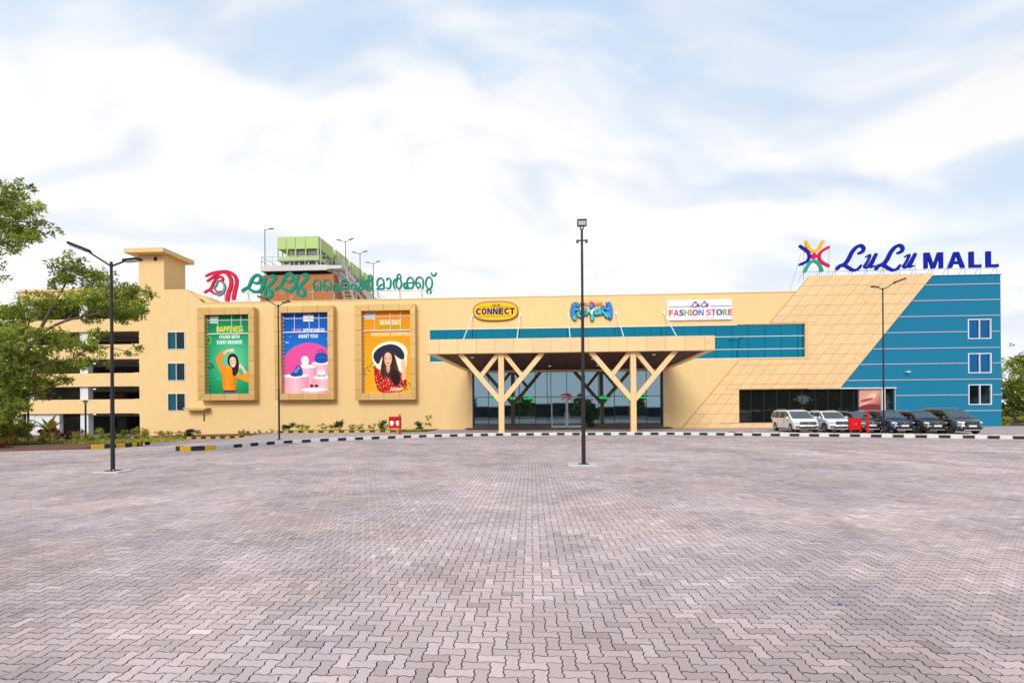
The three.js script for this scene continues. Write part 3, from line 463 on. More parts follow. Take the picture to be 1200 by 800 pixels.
const posterA = canvasTex(512, 900, (x) => {
  const g = x.createRadialGradient(290, 520, 60, 256, 480, 560); g.addColorStop(0, '#66c79b'); g.addColorStop(0.45, '#1f9d66'); g.addColorStop(1, '#04683a'); x.fillStyle = g; x.fillRect(0, 0, 512, 900);
  x.fillStyle = '#c9d8e2'; x.fillRect(28, 10, 100, 78); x.fillStyle = '#5fc04a'; x.beginPath(); x.ellipse(8, 280, 38, 52, 0, 0, 7); x.fill(); x.fillStyle = '#1a7d40'; x.beginPath(); x.ellipse(8, 280, 22, 34, 0, 0, 7); x.fill();
  x.fillStyle = '#0b5c35'; for (const [a, b] of [[40, 560], [26, 600], [60, 590]]) { x.beginPath(); x.ellipse(a, b, 26, 10, 0.6, 0, 7); x.fill(); }
  x.strokeStyle = '#8fd0a5'; x.lineWidth = 3; for (const k of [0, 1, 2]) { x.beginPath(); x.arc(112 + k * 14, 735, 16, 3.4, 5.4); x.stroke(); }
  words(x, 'HAPPINESS', 262, 190, 92, '#f6e21a', 316); words(x, 'FOUND WITH', 258, 265, 58, '#f3fbf5', 240); words(x, 'EVERY BROWSE!', 258, 328, 58, '#f3fbf5', 300);
  // woman in an orange jumper, one arm over her head
  blob(x, [[170, 590], [250, 570], [330, 600], [345, 700], [330, 800], [330, 870], [185, 880], [170, 780], [160, 680]], (() => { const jg = x.createLinearGradient(160, 0, 345, 0); jg.addColorStop(0, '#d97606'); jg.addColorStop(0.35, '#f59a1c'); jg.addColorStop(0.7, '#ee8a12'); jg.addColorStop(1, '#c76a05'); return jg; })());
  limb(x, [[178, 640], [122, 500], [190, 430]], 58, '#ee8a12'); limb(x, [[192, 432], [240, 400], [288, 402]], 26, '#f1c6ad'); blob(x, [[262, 384], [305, 380], [318, 404], [290, 424], [258, 420]], '#f1c6ad');
  limb(x, [[330, 680], [470, 740], [440, 660]], 54, '#f0931f'); limb(x, [[440, 662], [408, 600], [384, 580]], 26, '#f1c6ad'); blob(x, [[360, 560], [395, 552], [408, 590], [385, 612], [356, 592]], '#f1c6ad');
  blob(x, [[232, 470], [280, 432], [338, 450], [366, 520], [366, 620], [330, 700], [286, 690], [292, 600], [230, 560]], '#2b1a1c');
  blob(x, [[256, 492], [292, 470], [330, 490], [336, 550], [312, 598], [282, 596], [258, 552]], '#efc0a5'); blob(x, [[276, 552], [300, 560], [322, 545], [312, 578], [286, 582]], '#fff'); x.strokeStyle = '#a63c36'; x.lineWidth = 5; x.beginPath(); x.moveTo(274, 554); x.quadraticCurveTo(300, 570, 324, 544); x.stroke();
  x.fillStyle = '#2b1a1c'; for (const e of [[280, 520], [314, 514]]) { x.beginPath(); x.ellipse(e[0], e[1], 8, 4, 0, 0, 7); x.fill(); }
  x.fillStyle = '#c66c0b'; for (let k = 0; k < 5; k++) x.fillRect(200 + k * 26, 700 + (k % 2) * 20, 3, 130); x.fillStyle = '#5c2b1e'; x.fillRect(180, 856, 155, 22); x.fillStyle = '#3b5fa0'; x.fillRect(182, 876, 156, 24);
});
const posterB = canvasTex(512, 900, (x) => {
  const g = x.createLinearGradient(0, 0, 0, 500); g.addColorStop(0, '#0a4fae'); g.addColorStop(1, '#1478d4'); x.fillStyle = g; x.fillRect(0, 0, 512, 900);
  x.fillStyle = '#e24f9b'; x.beginPath(); x.arc(280, 640, 310, 0, 7); x.fill(); x.fillStyle = '#eef1f8'; x.fillRect(222, 20, 114, 70);
  words(x, 'YOUR', 150, 204, 46, '#f08cc8', 100); words(x, 'OPPORTUNITIES', 338, 204, 46, '#f7f9fd', 240); words(x, 'AWAIT YOU!', 276, 276, 58, '#f7f9fd', 220);
  x.fillStyle = '#cfe3f7'; x.fillRect(20, 318, 40, 10); x.fillRect(480, 286, 32, 10); x.fillStyle = '#ffb9da'; x.beginPath(); x.arc(76, 258, 6, 0, 7); x.fill();
  const drum = (cx, y, w, h) => { const gg = x.createLinearGradient(cx - w, 0, cx + w, 0); gg.addColorStop(0, '#f39ab2'); gg.addColorStop(0.5, '#f9c0cb'); gg.addColorStop(1, '#ea86a3'); x.fillStyle = gg; x.fillRect(cx - w, y, 2 * w, h); x.fillStyle = '#fdeef1'; x.beginPath(); x.ellipse(cx, y, w, 20, 0, 0, 7); x.fill(); };
  drum(420, 560, 110, 340); drum(262, 596, 100, 300); drum(440, 720, 120, 180); drum(130, 700, 150, 200); drum(340, 856, 150, 60);
  blob(x, [[190, 510], [216, 488], [262, 486], [286, 512], [268, 600], [212, 600]], '#f3ece6'); x.fillStyle = '#e0d3c8'; x.fillRect(200, 520, 76, 10); blob(x, [[196, 500], [240, 470], [282, 500], [240, 520]], '#fbf6ef');
  blob(x, [[346, 470], [386, 440], [460, 440], [496, 480], [496, 548], [420, 566], [342, 550]], '#1c4fa8'); x.strokeStyle = '#12305f'; x.lineWidth = 8; x.beginPath(); x.arc(410, 446, 34, 3.2, 6.2); x.stroke(); x.strokeStyle = '#2e6bd0'; x.beginPath(); x.moveTo(352, 500); x.lineTo(490, 496); x.stroke();
  blob(x, [[60, 690], [120, 640], [140, 580], [190, 580], [212, 640], [216, 704], [120, 716]], '#1d4da0'); limb(x, [[62, 704], [130, 716], [212, 706]], 14, '#f4f6fa'); x.strokeStyle = '#dfe8f6'; x.lineWidth = 5; for (let k = 0; k < 4; k++) { x.beginPath(); x.moveTo(118 + k * 12, 650 - k * 16); x.lineTo(146 + k * 12, 662 - k * 16); x.stroke(); }
  for (const k of [0, 46]) { blob(x, [[372 + k, 650], [392 + k, 632], [418 + k, 650], [416 + k, 706], [386 + k, 712]], '#e8ebf4'); x.fillStyle = '#5a6079'; x.fillRect(380 + k, 696, 34, 12); }
  for (const k of [310, 362]) { x.strokeStyle = '#8c2f3c'; x.lineWidth = 5; x.fillStyle = '#5d3342'; x.beginPath(); x.ellipse(k, 814, 20, 16, -0.2, 0, 7); x.fill(); x.stroke(); }
});
const posterC = canvasTex(512, 900, (x) => {
  const g = x.createLinearGradient(0, 0, 0, 900); g.addColorStop(0, '#e88a06'); g.addColorStop(0.5, '#f0a31a'); g.addColorStop(1, '#eda824'); x.fillStyle = g; x.fillRect(0, 0, 512, 900);
  const q = x.createLinearGradient(0, 0, 0, 80); q.addColorStop(0, '#8fa6c0'); q.addColorStop(1, '#dfe9f3'); x.fillStyle = q; x.fillRect(18, 14, 116, 66);
  words(x, 'SEEK OUT', 288, 146, 70, '#fbf2df', 230); words(x, 'HAPPINESS', 294, 196, 60, '#7a9a1e', 240); words(x, 'THROUGH SHOPPING', 296, 270, 52, '#f7e6c8', 426);
  x.fillStyle = '#f8e9cf'; x.beginPath(); x.ellipse(280, 470, 190, 140, -0.15, 0, 7); x.fill(); blob(x, [[90, 500], [140, 400], [250, 345], [380, 360], [470, 480], [452, 640], [420, 700], [120, 640]], '#f8ead2');
  blob(x, [[110, 560], [150, 640], [230, 660], [300, 640], [380, 650], [440, 720], [470, 800], [430, 870], [330, 900], [160, 900], [120, 780]], '#b41a18');
  blob(x, [[360, 720], [440, 730], [470, 810], [430, 880], [330, 900], [310, 860], [400, 820]], '#9c1715');
  const r = rng(8); x.fillStyle = '#eeb08c'; for (let k = 0; k < 150; k++) { x.beginPath(); x.arc(125 + r() * 335, 600 + r() * 300, 4 + r() * 2, 0, 7); if (r() < 0.9) x.fill(); }
  { const hg = x.createLinearGradient(170, 0, 410, 0); hg.addColorStop(0, '#2a1715'); hg.addColorStop(0.3, '#5a3527'); hg.addColorStop(0.6, '#33201c'); hg.addColorStop(0.85, '#57352a'); hg.addColorStop(1, '#2a1816'); blob(x, [[206, 450], [260, 410], [325, 440], [352, 560], [390, 700], [392, 800], [340, 840], [310, 760], [250, 720], [196, 730], [180, 640], [200, 540]], hg); }
  blob(x, [[300, 640], [380, 660], [395, 790], [330, 830], [290, 740]], '#2a1919');
  blob(x, [[104, 520], [110, 450], [190, 380], [300, 355], [390, 390], [440, 470], [432, 540], [370, 520], [300, 440], [240, 440], [196, 500], [160, 600]], '#2a2740');
  { const fg = x.createLinearGradient(220, 0, 306, 0); fg.addColorStop(0, '#c98f6d'); fg.addColorStop(0.4, '#f0c6a8'); fg.addColorStop(1, '#d9a481'); blob(x, [[220, 480], [256, 446], [300, 470], [306, 540], [282, 604], [250, 610], [222, 560]], fg); } blob(x, [[240, 600], [284, 600], [284, 640], [262, 690], [246, 650]], '#d9a27f');
  x.fillStyle = '#3a2220'; for (const e of [[242, 520], [282, 518]]) { x.beginPath(); x.ellipse(e[0], e[1], 10, 5, 0, 0, 7); x.fill(); } x.fillStyle = '#b5433f'; x.beginPath(); x.ellipse(262, 572, 17, 8, 0, 0, 7); x.fill(); x.strokeStyle = '#c98f70'; x.lineWidth = 4; x.beginPath(); x.moveTo(262, 520); x.lineTo(256, 552); x.lineTo(268, 554); x.stroke();
  limb(x, [[425, 740], [432, 640], [420, 580]], 40, '#e9b898'); for (const f of [[412, 540], [428, 534], [442, 544], [400, 560]]) limb(x, [[424, 590], f], 14, '#ecbd9d'); limb(x, [[300, 858], [370, 862], [410, 850]], 34, '#e9b898');
  x.fillStyle = '#2f8a3a'; for (const [a, b, c] of [[20, 690, 0.3], [14, 650, 1], [40, 620, -0.4], [70, 600, 0.7], [95, 570, -0.6], [110, 620, 0.9], [60, 650, 0.2], [430, 840, 0.4], [460, 860, -0.5], [486, 800, 0.8], [500, 830, 0.2]]) { x.beginPath(); x.ellipse(a, b, 17, 8, c, 0, 7); x.fill(); }
});
const frames = [
  [[-35.07, -29.06, 3.21, 12.76], [-34.31, -29.64, 3.87, 12.04], posterA, 'leftmost framed poster, green, of a woman in an orange jumper'],
  [[-26.9, -20.75, 3.19, 12.77], [-26.22, -21.34, 3.83, 12.11], posterB, 'middle framed poster, blue and pink, of shoes and a handbag on drums'],
  [[-18.53, -12.31, 3.11, 12.8], [-17.83, -12.81, 3.81, 12.16], posterC, 'framed orange poster of a woman in a wide dark hat']];
for (const [o, n, t, label] of frames) {
  const [X0, X1, Y0, Y1] = o, [a, b, c, d] = n, cx = (X0 + X1) / 2, z0 = WZ + 0.005, D = 0.8, w = (X) => X - cx, h = (Y) => Y - Y0;
  const th = thing('poster_frame', label, 'poster', [cx, Y0, z0], 0, 'framed posters on the wall');
  part('casing', uvm(polyExtrude(rect(w(X0), w(X1), 0, h(Y1)), D, D, [rect(w(a), w(b), h(c), h(d))])), M.goldB, th);
  part('joint_backing', polyExtrude(rect(w(X0) + 0.02, w(X1) - 0.02, 0.02, h(Y1) - 0.02), 0.012, D + 0.012, [rect(w(a) - 0.02, w(b) + 0.02, h(c) - 0.02, h(d) + 0.02)]), M.joint, th);
  const gold = [M.goldA, M.goldB, M.goldC], r = rng(Math.round(cx * 10) + 999); let gi = 0;
  const pane = (q) => part('panel', uvm(polyExtrude(q, 0.03, D + 0.033, [], 0.006)), gold[Math.floor(r() * 3)], th), g = 0.02;
  for (const [yo, yi] of [[h(Y1), h(d)], [0, h(c)]]) { const N = 4; for (let k = 0; k < N; k++) { const f = (t, y) => y === yi ? mix(w(a), w(b), t) : mix(w(X0), w(X1), t); const ks = [0, 0.23, 0.48, 0.74, 1], lo = mix(w(X0), w(X1), ks[k]) + g, hi = mix(w(X0), w(X1), ks[k + 1]) - g; const q = [[k === 0 ? w(X0) + g : lo, yo], [k === N - 1 ? w(X1) - g : hi, yo], [k === N - 1 ? w(b) - g : hi, yi], [k === 0 ? w(a) + g : lo, yi]]; pane(yo > yi ? q.reverse() : q); } }
  for (const [xo, xi] of [[w(X0), w(a)], [w(X1), w(b)]]) { const N = 7; for (let k = 0; k < N; k++) { const y0 = mix(0, h(Y1), [0, 0.11, 0.265, 0.42, 0.575, 0.73, 0.885, 1][k]), y1 = mix(0, h(Y1), [0, 0.11, 0.265, 0.42, 0.575, 0.73, 0.885, 1][k + 1]); const q = [[xo, y0 + g], [xi, (k === 0 ? h(c) : y0) + g], [xi, (k === N - 1 ? h(d) : y1) - g], [xo, y1 - g]]; pane(xo < xi ? q : q.reverse()); } }
  const pw = b - a, phh = d - c;
  part('print', new THREE.BoxGeometry(pw, phh, 0.02).translate((w(a) + w(b)) / 2, (h(c) + h(d)) / 2, 0.3), new THREE.MeshPhysicalMaterial({ map: t, roughness: 0.7, specularIntensity: 0.3 }), th);
  const yb = h(d) - phh * 0.235, yt = h(d) - phh * 0.065; // pale rails in front of the upper part
  part('rail', [bx(w(a), w(b), yb - 0.05, yb + 0.05, 0.34, 0.42), bx(w(a), w(b), yt - 0.03, yt + 0.03, 0.34, 0.4)], M.white, th);
  for (const f of [0.25, 0.57, 0.78]) part('rail', bx(mix(w(a), w(b), f) - 0.025, mix(w(a), w(b), f) + 0.025, yb + 0.05, h(d), 0.34, 0.4), M.white, th);
  part('hinge_strip', Array.from({ length: 20 }, (_, k) => bx(w(a) + 0.02, w(a) + 0.12, h(c) + 0.1 + k * phh / 20.5, h(c) + 0.3 + k * phh / 20.5, 0.32, 0.4)), M.steel, th);
}
// ---------------------------------------------------------------- signs
{ // green lettering with the red emblem on the roof edge, left
  const at = [-35.49, 13.4, -53], th = thing('rooftop_sign', 'red emblem and green channel letters in a curly script on the left roof', 'sign', at);
  const map = (ox, oy, sc) => ([u, v]) => { const px = ox + u / sc; return [(px - 239) * 0.09196, 17.03 - 0.00196 * (px - 239) - 0.0910 * (oy + v / sc - 318) - 13.4]; };
  const D = 0.2; let zz = 0;
  const st = (f, sc, pts, w, m, name = 'letter_stroke') => part(name, ribbon(pts.map(f), Array.isArray(w) ? w.map((q) => q * 0.0919 / sc) : w * 0.0919 / sc, D, (zz += 0.0031) % 0.06, 30), m, th);
  const E = map(236, 313, 18.6), e = (pts, w, m, n) => st(E, 18.6, pts, w, m, n);
  e([[86, 190], [200, 135], [330, 105], [450, 92], [560, 92], [650, 125], [730, 190], [768, 290], [760, 390], [725, 520], [694, 684]], [46, 88], M.signRed, 'emblem_band');
  e([[116, 300], [230, 220], [330, 150], [420, 108], [500, 106], [570, 150], [628, 230], [650, 330], [626, 450], [580, 570], [560, 712]], [46, 98], M.signRed, 'emblem_band');
  e([[58, 548], [110, 512], [165, 490], [210, 430], [250, 340], [310, 252], [370, 210], [430, 208], [462, 242], [450, 288], [396, 300]], 52, M.signRed, 'emblem_band');
  e([[178, 492], [215, 540], [280, 580], [346, 572], [412, 520]], [52, 34], M.signRed, 'emblem_band');
  e([[440, 310], [490, 372], [506, 440], [478, 520], [410, 590], [352, 606]], [40, 62], M.faceTeal, 'emblem_face'); e([[342, 290], [322, 380], [268, 460], [308, 510], [336, 540]], [34, 44], M.faceTeal, 'emblem_face');
  const A = map(280, 315, 13.33);
  for (const [ox, oy] of [[0, 0], [512, -20]]) {
    const l = (pts, w) => st(A, 13.33, pts.map(([u, v]) => [u + ox, v + oy]), w, M.signGreen);
    l([[58, 340], [104, 308], [150, 286], [184, 216], [216, 150], [266, 104], [322, 98], [346, 142], [330, 200], [290, 224], [236, 214]], [48, 42]);
    l([[142, 292], [190, 328], [250, 354], [320, 350], [364, 308], [398, 220], [424, 128]], [40, 54]);
    l([[508, 116], [572, 112], [578, 148], [530, 206], [466, 274], [420, 340], [418, 410], [470, 444], [524, 412], [516, 346], [458, 312]], [50, 46]);
  }
  const B = map(365, 315, 15), C = map(435, 312, 15), p = (pts, w = 29) => st(B, 15, pts, w, M.signGreen), q = (pts, w = 29) => st(C, 15, pts, w, M.signGreen);
  for (const ox of [0, 177]) { p([[62, 350], [50, 265], [76, 208], [122, 190], [162, 210], [178, 280], [166, 374]].map(([u, v]) => [u + ox, v])); p([[56, 300], [92, 284], [122, 308], [118, 352], [86, 374], [60, 346]].map(([u, v]) => [u + ox, v]), 25); }
  p([[404, 374], [408, 300], [444, 264], [486, 280], [500, 330], [498, 372]]); p([[446, 374], [462, 366], [470, 330]], 22);
  p([[556, 368], [544, 270], [568, 204], [610, 184], [648, 208], [664, 280], [648, 350], [604, 366]]);
  p([[716, 344], [704, 304], [734, 268], [772, 276], [788, 312], [766, 348]]); p([[772, 352], [840, 352], [906, 350], [908, 270], [906, 196]]); p([[796, 226], [826, 198], [862, 216], [866, 300], [830, 330]], 24);
  p([[978, 352], [954, 282], [972, 216], [1016, 190]]); p([[1018, 190], [1070, 216], [1086, 290], [1060, 356], [1020, 344], [1004, 280], [1024, 206]]); p([[1020, 156], [1032, 114], [1064, 112], [1076, 150], [1070, 198]], 25);
  q([[116, 332], [120, 254], [150, 212], [190, 207], [224, 245], [233, 320], [232, 388]]); q([[224, 312], [180, 326], [122, 384]], 25); q([[114, 392], [172, 392], [232, 390]]);
  q([[278, 238], [308, 206], [344, 226], [352, 300], [336, 368], [302, 388], [278, 372]]);
  q([[422, 386], [400, 312], [414, 242], [456, 214]]); q([[466, 216], [446, 300], [466, 374], [500, 386], [530, 350], [535, 270], [506, 214], [462, 212]]); q([[464, 196], [474, 152], [504, 140], [526, 166], [526, 214]], 25);
  q([[596, 380], [576, 342], [594, 294], [626, 302], [622, 352], [592, 380]]); q([[596, 382], [656, 380], [720, 374], [745, 330], [745, 250], [712, 200], [676, 196], [644, 232], [636, 300], [656, 366]]); q([[622, 290], [690, 286], [762, 286]], 22);
  q([[826, 376], [796, 336], [790, 250], [820, 200], [862, 190], [904, 220], [916, 300], [906, 382]]); q([[800, 292], [844, 286], [866, 322], [846, 368], [812, 376]], 25);
  q([[988, 384], [960, 310], [975, 222], [1016, 186], [1056, 216], [1070, 300], [1046, 376], [1006, 396]]); q([[1010, 392], [976, 426], [986, 466]], 27); q([[1012, 392], [1046, 428], [1034, 466]], 27);
  q([[1054, 118], [1076, 156], [1112, 160], [1140, 116]], 30);
  // pale frame that carries the letters
  const fr = []; for (let x = 4.6; x < 25; x += 2.35) fr.push(bar([x, -0.2, -0.35], [x, 1.55, -0.35], 0.07, 0.07, 6), bar([x, -0.2, -1.3], [x, 1.2, -0.4], 0.05, 0.05, 6));
  fr.push(bar([0.6, -0.2, -0.35], [0.6, 1.2, -0.35], 0.06, 0.06, 6), bar([2, -0.2, -0.35], [2, 1.6, -0.35], 0.06, 0.06, 6), bar([2.9, -0.2, -0.35], [2.9, 1.6, -0.35], 0.06, 0.06, 6), bar([4, 1.28, -0.32], [24.9, 1.22, -0.32], 0.06, 0.06, 6), bar([0, 2.6, -0.3], [3.8, 2.6, -0.3], 0.05, 0.05, 6));
  const r = rng(4); for (let x = 8.5; x < 24; x += 0.62) fr.push(bar([x, 0.02, -0.2], [x + 0.45, 0.3 + 0.3 * r(), -0.15], 0.04, 0.04, 5), bar([x + 0.45, 0.3, -0.15], [x + 0.65, 0.05, -0.2], 0.04, 0.04, 5));
  part('frame', fr, M.steel, th);
}
{ // blue script and capitals with a four-armed emblem, right
  const at = [26.26, 14.8, -52.6], th = thing('rooftop_sign', 'dark blue rooftop lettering with a many coloured four armed emblem, above the blue wall', 'sign', at);
  const f = ([u, v]) => { const px = 930 + u / 9.23; return [(px - 936.5) * 0.0815, 18.72 - 0.00154 * (px - 936.5) - 0.0875 * (275 + v / 9.23 - 281.5) - 14.8]; }, k = 0.0091, D = 0.2;
  let zz = 0; const st = (pts, w, m, name) => part(name, ribbon(pts.map(f), Array.isArray(w) ? w.map((q) => q * k) : w * k, D, (zz += 0.003) % 0.04), m, th);
  st([[145, 72], [165, 130], [200, 165], [240, 174], [282, 150], [305, 110], [326, 72]], 34, M.signYellow, 'emblem_arm');
  st([[76, 118], [130, 155], [168, 190], [176, 240], [150, 282], [74, 314]], 31, M.signBlue, 'emblem_arm');
  st([[392, 132], [330, 165], [292, 200], [287, 245], [312, 285], [390, 330]], 31, M.signRed, 'emblem_arm');
  st([[128, 384], [165, 320], [200, 284], [235, 278], [275, 300], [298, 335], [316, 380]], 33, std(0.0, 0.33, 0.2, 0.35), 'emblem_arm');
  const c = f([230, 225]); part('emblem_ball', new THREE.CylinderGeometry(32 * k, 32 * k, D, 28).rotateX(Math.PI / 2).translate(c[0], c[1], -D / 2), M.signPink, th);
  for (const ox of [0, 424]) {
    const s = (pts, w) => st(pts.map(([u, v]) => [u + ox, v]), w, M.signBlue, 'letter_stroke');
    s([[486, 358], [512, 330], [560, 322], [620, 356], [668, 376], [712, 362], [744, 326]], [40, 26]); s([[556, 322], [600, 272], [650, 182], [698, 132], [746, 118], [774, 142], [762, 180], [724, 196]], [42, 34]);
    s([[802, 236], [846, 214], [816, 284], [782, 340], [812, 346], [858, 290], [908, 210]], [20, 32]); s([[908, 210], [872, 290], [850, 344], [888, 332]], [34, 20]);
  }
  const box = (ch, x0, x1) => part('letter', letter(ch, (x0 - 936.5) * 0.0815, (x1 - 936.5) * 0.0815, 0.86, 2.42, 0, D), M.signBlue, th);
  box('M', 1085, 1107); box('A', 1112.8, 1132.4); box('L', 1137.6, 1151.4); box('L', 1157.2, 1171.4);
  const fr = [bar([0.7, 0.82, -0.3], [19.2, 0.82, -0.3], 0.05, 0.05, 6)]; for (let x = 0.6; x < 19.3; x += 1.55) fr.push(bar([x, 0, -0.3], [x, 1.5, -0.3], 0.05, 0.05, 6), bar([x, 0, -1.4], [x, 1.2, -0.32], 0.035, 0.035, 5));
  for (const x of [0.55, 3.0]) fr.push(bar([x, 0, -0.3], [x + 0.1, 3.2, -0.3], 0.05, 0.05, 6)); fr.push(bar([-0.6, -1.4, -0.9], [0.3, 2.6, -0.3], 0.05, 0.05, 6));
  part('frame', fr, M.steel, th);
}
const script = (ox, oy, s, z, w, depth) => { const out = []; for (const dx of [0, 424]) { const q = (pts) => pts.map(([u, v]) => [ox + (u + dx - 480) * s, oy - (v - 380) * s]); out.push(ribbon(q([[486, 358], [512, 330], [560, 322], [620, 356], [668, 376], [712, 362], [744, 326]]), w, depth, z), ribbon(q([[556, 322], [600, 272], [650, 182], [698, 132], [746, 118], [774, 142], [762, 180], [724, 196]]), w, depth, z + 0.002), ribbon(q([[800, 236], [846, 212], [812, 290], [776, 344], [806, 352], [856, 290], [908, 208], [868, 290], [846, 346], [888, 332]]), w, depth, z + 0.004)); } return out; };
{ // yellow oval board
  const th = thing('shop_sign', 'yellow oval shop sign with dark blue lettering above the entrance canopy', 'sign', [-4.18, 12.02, WZ + 0.005]);
  const sup = (a, b, n) => { const p = []; for (let i = 0; i < 48; i++) { const t = i / 48 * 2 * Math.PI, c = Math.cos(t), s = Math.sin(t); p.push([a * Math.sign(c) * Math.abs(c) ** (2 / n), b * Math.sign(s) * Math.abs(s) ** (2 / n)]); } return p; };
  part('rim', polyExtrude(sup(2.3, 1.0, 2.7), 0.2, 0.2, [], 0.02), std(0.12, 0.035, 0.03, 0.4), th); part('board', polyExtrude(sup(2.2, 0.91, 2.7), 0.03, 0.222), sgn(0.8, 0.5, 0.008), th);
  const navy = sgn(0.02, 0.008, 0.13), dk = sgn(0.06, 0.03, 0.05, 0.5);
  [...'CONNECT'].forEach((c, i) => part('letter', letter(c, -2.0 + i * 0.575, -2.0 + i * 0.575 + 0.5, -0.34, 0.3, 0.25, 0.03, 0.03), navy, th));
  part('script', script(-0.42, 0.42, 0.00105, 0.24, 0.045, 0.02), dk, th);
  part('line', [bx(-1.6, -0.5, 0.4, 0.43, 0.222, 0.235), bx(0.52, 1.6, 0.4, 0.43, 0.222, 0.235)], dk, th);
  part('small_print', Array.from({ length: 30 }, (_, i) => bx(-1.75 + i * 0.117, -1.75 + i * 0.117 + (i % 7 === 3 ? 0.03 : 0.085), -0.56, -0.5, 0.222, 0.235)), dk, th);
}
{ // white board with many-coloured capitals
  const th = thing('shop_sign', 'white rectangular shop sign with many coloured capitals, right of the canopy', 'sign', [16.2, 10.78, WZ + 0.005]), w = 3.17;
  part('board', rbx(2 * w, 2.02, 0.18, 0.02, 0, 1.01, 0.09), std(0.8, 0.78, 0.84, 0.4), th);
  const pu = std(0.17, 0.015, 0.36, 0.4);
  part('line', [bx(-3.05, -1.0, 1.33, 1.38, 0.18, 0.2), bx(1.0, 3.05, 1.33, 1.38, 0.18, 0.2)], pu, th); part('script', script(-0.95, 1.27, 0.00213, 0.21, 0.085, 0.03), pu, th);
  const cols = [[0.75, 0.07, 0.03], [0.5, 0.02, 0.16], [0.02, 0.06, 0.36], [0.2, 0.45, 0.03], [0.6, 0.02, 0.1], [0.45, 0.01, 0.14], [0.03, 0.25, 0.6], [0.78, 0.14, 0.06], [0.6, 0.03, 0.2], [0.02, 0.08, 0.38], [0.2, 0.42, 0.04], [0.7, 0.05, 0.03]];
  const adv = [0.42, 0.5, 0.45, 0.5, 0.2, 0.58, 0.5, 0.45, 0.44, 0.58, 0.48, 0.4], gap = 0.043; let x = -3.02;
  [...'FASHION STORE'.replace(' ', '')].forEach((c, i) => { if (i === 7) x += 0.2; part('letter', letter(c, x, x + adv[i], 0.46, 1.04, 0.215, 0.035, 0.012), std(...cols[i], 0.4), th); x += adv[i] + gap; });
  part('small_print', Array.from({ length: 24 }, (_, i) => bx(-1.45 + i * 0.125, -1.45 + i * 0.125 + 0.09, 0.14, 0.21, 0.18, 0.19)), std(0.5, 0.48, 0.62, 0.5), th);
}
{ // bubbly blue letters with an orange propeller
  const th = thing('play_zone_sign', 'bubbly blue and turquoise lettering with an orange propeller above the canopy', 'sign', [5.5, 10.95, WZ + 0.005]);
  const navy = std(0.006, 0.02, 0.12, 0.4), bl = std(0.01, 0.2, 0.62, 0.22), tq = std(0.01, 0.52, 0.58, 0.22), mid = std(0.01, 0.36, 0.6, 0.22), lime = std(0.3, 0.6, 0.12, 0.3), wh = std(0.8, 0.84, 0.86, 0.3);
  const f = ([u, v]) => [(665 + u / 21.43 - 669) * 0.08495 + 3.43 - 5.5, 12.7 - (348 + v / 21.44 - 355) * 0.0895 - 10.95], kk = 0.00404;
  const puffy = (pts, w) => { const g = [ribbon(pts.map(f), Array.isArray(w) ? w.map((q) => q * kk) : w * kk, 0.16, 0.3, 18)]; [[pts[0], 0], [pts[pts.length - 1], 1]].forEach(([p, e]) => { const c = f(p), r = (Array.isArray(w) ? w[e] : w) * kk * 0.5; g.push(new THREE.SphereGeometry(r, 12, 8).scale(1, 1, 0.5).translate(c[0], c[1], 0.24)); }); return g; };
  const back = [], fl = lin(0, 0, 0);
  for (const [pts, w, m, ch] of [
    [[[168, 214], [136, 330], [140, 440]], [92, 84], bl], [[[142, 440], [160, 500], [190, 540]], [80, 66], tq], [[[160, 200], [220, 186], [262, 216]], [88, 74], bl], [[[180, 318], [230, 300], [276, 318]], 56, mid],
    [[[262, 384], [276, 456], [330, 474], [362, 440], [368, 370]], 54, tq], [[[404, 446], [402, 350], [436, 312], [474, 340], [482, 430]], 54, mid], [[[640, 210], [606, 290]], 74, bl], [[[656, 306], [620, 350], [600, 412]], 56, wh], [[[626, 440], [624, 500], [620, 560]], 68, tq],
    [[[694, 350], [712, 420], [766, 424], [798, 380], [802, 320]], 54, tq], [[[838, 428], [846, 360], [880, 316]], 52, mid], [[[1030, 176], [1078, 300], [1082, 430], [1072, 530]], [86, 70], bl], [[[880, 276], [950, 290], [1040, 320]], [56, 100], bl], [[[880, 360], [940, 420], [1000, 492]], [50, 70], tq], [[[1000, 400], [1040, 420], [1050, 470]], 60, mid]]) {
    part('letter_stroke', puffy(pts, w), m, th); back.push(ribbon(pts.map(f), (Array.isArray(w) ? w.map((q) => (q + 40) * kk) : (w + 40) * kk), 0.1, 0.13 + back.length * 0.002, 14));
  }
  part('letter_back', back, navy, th); { const c = f([540, 350]); part('spot', new THREE.SphereGeometry(0.19, 14, 10).scale(1, 1.1, 0.5).translate(c[0], c[1], 0.25), lime, th); }
  const bladeS = (s) => polyExtrude([[0.14 * s, 1.62], [0.5 * s, 1.56], [1.1 * s, 1.6], [1.18 * s, 1.68], [1.0 * s, 1.78], [0.55 * s, 1.72], [0.14 * s, 1.7]].slice()[s > 0 ? 'slice' : 'reverse'](), 0.1, 0.3, [], 0.02);
  part('propeller', [bladeS(1), bladeS(-1)], std(0.75, 0.2, 0.012, 0.35), th); part('propeller_nose', new THREE.SphereGeometry(0.2, 16, 12).scale(0.9, 0.95, 0.9).translate(0, 1.68, 0.3), std(0.6, 0.02, 0.05, 0.25), th); part('hub', new THREE.CylinderGeometry(0.16, 0.2, 0.36, 16).translate(0, 1.4, 0.26), bl, th);
}
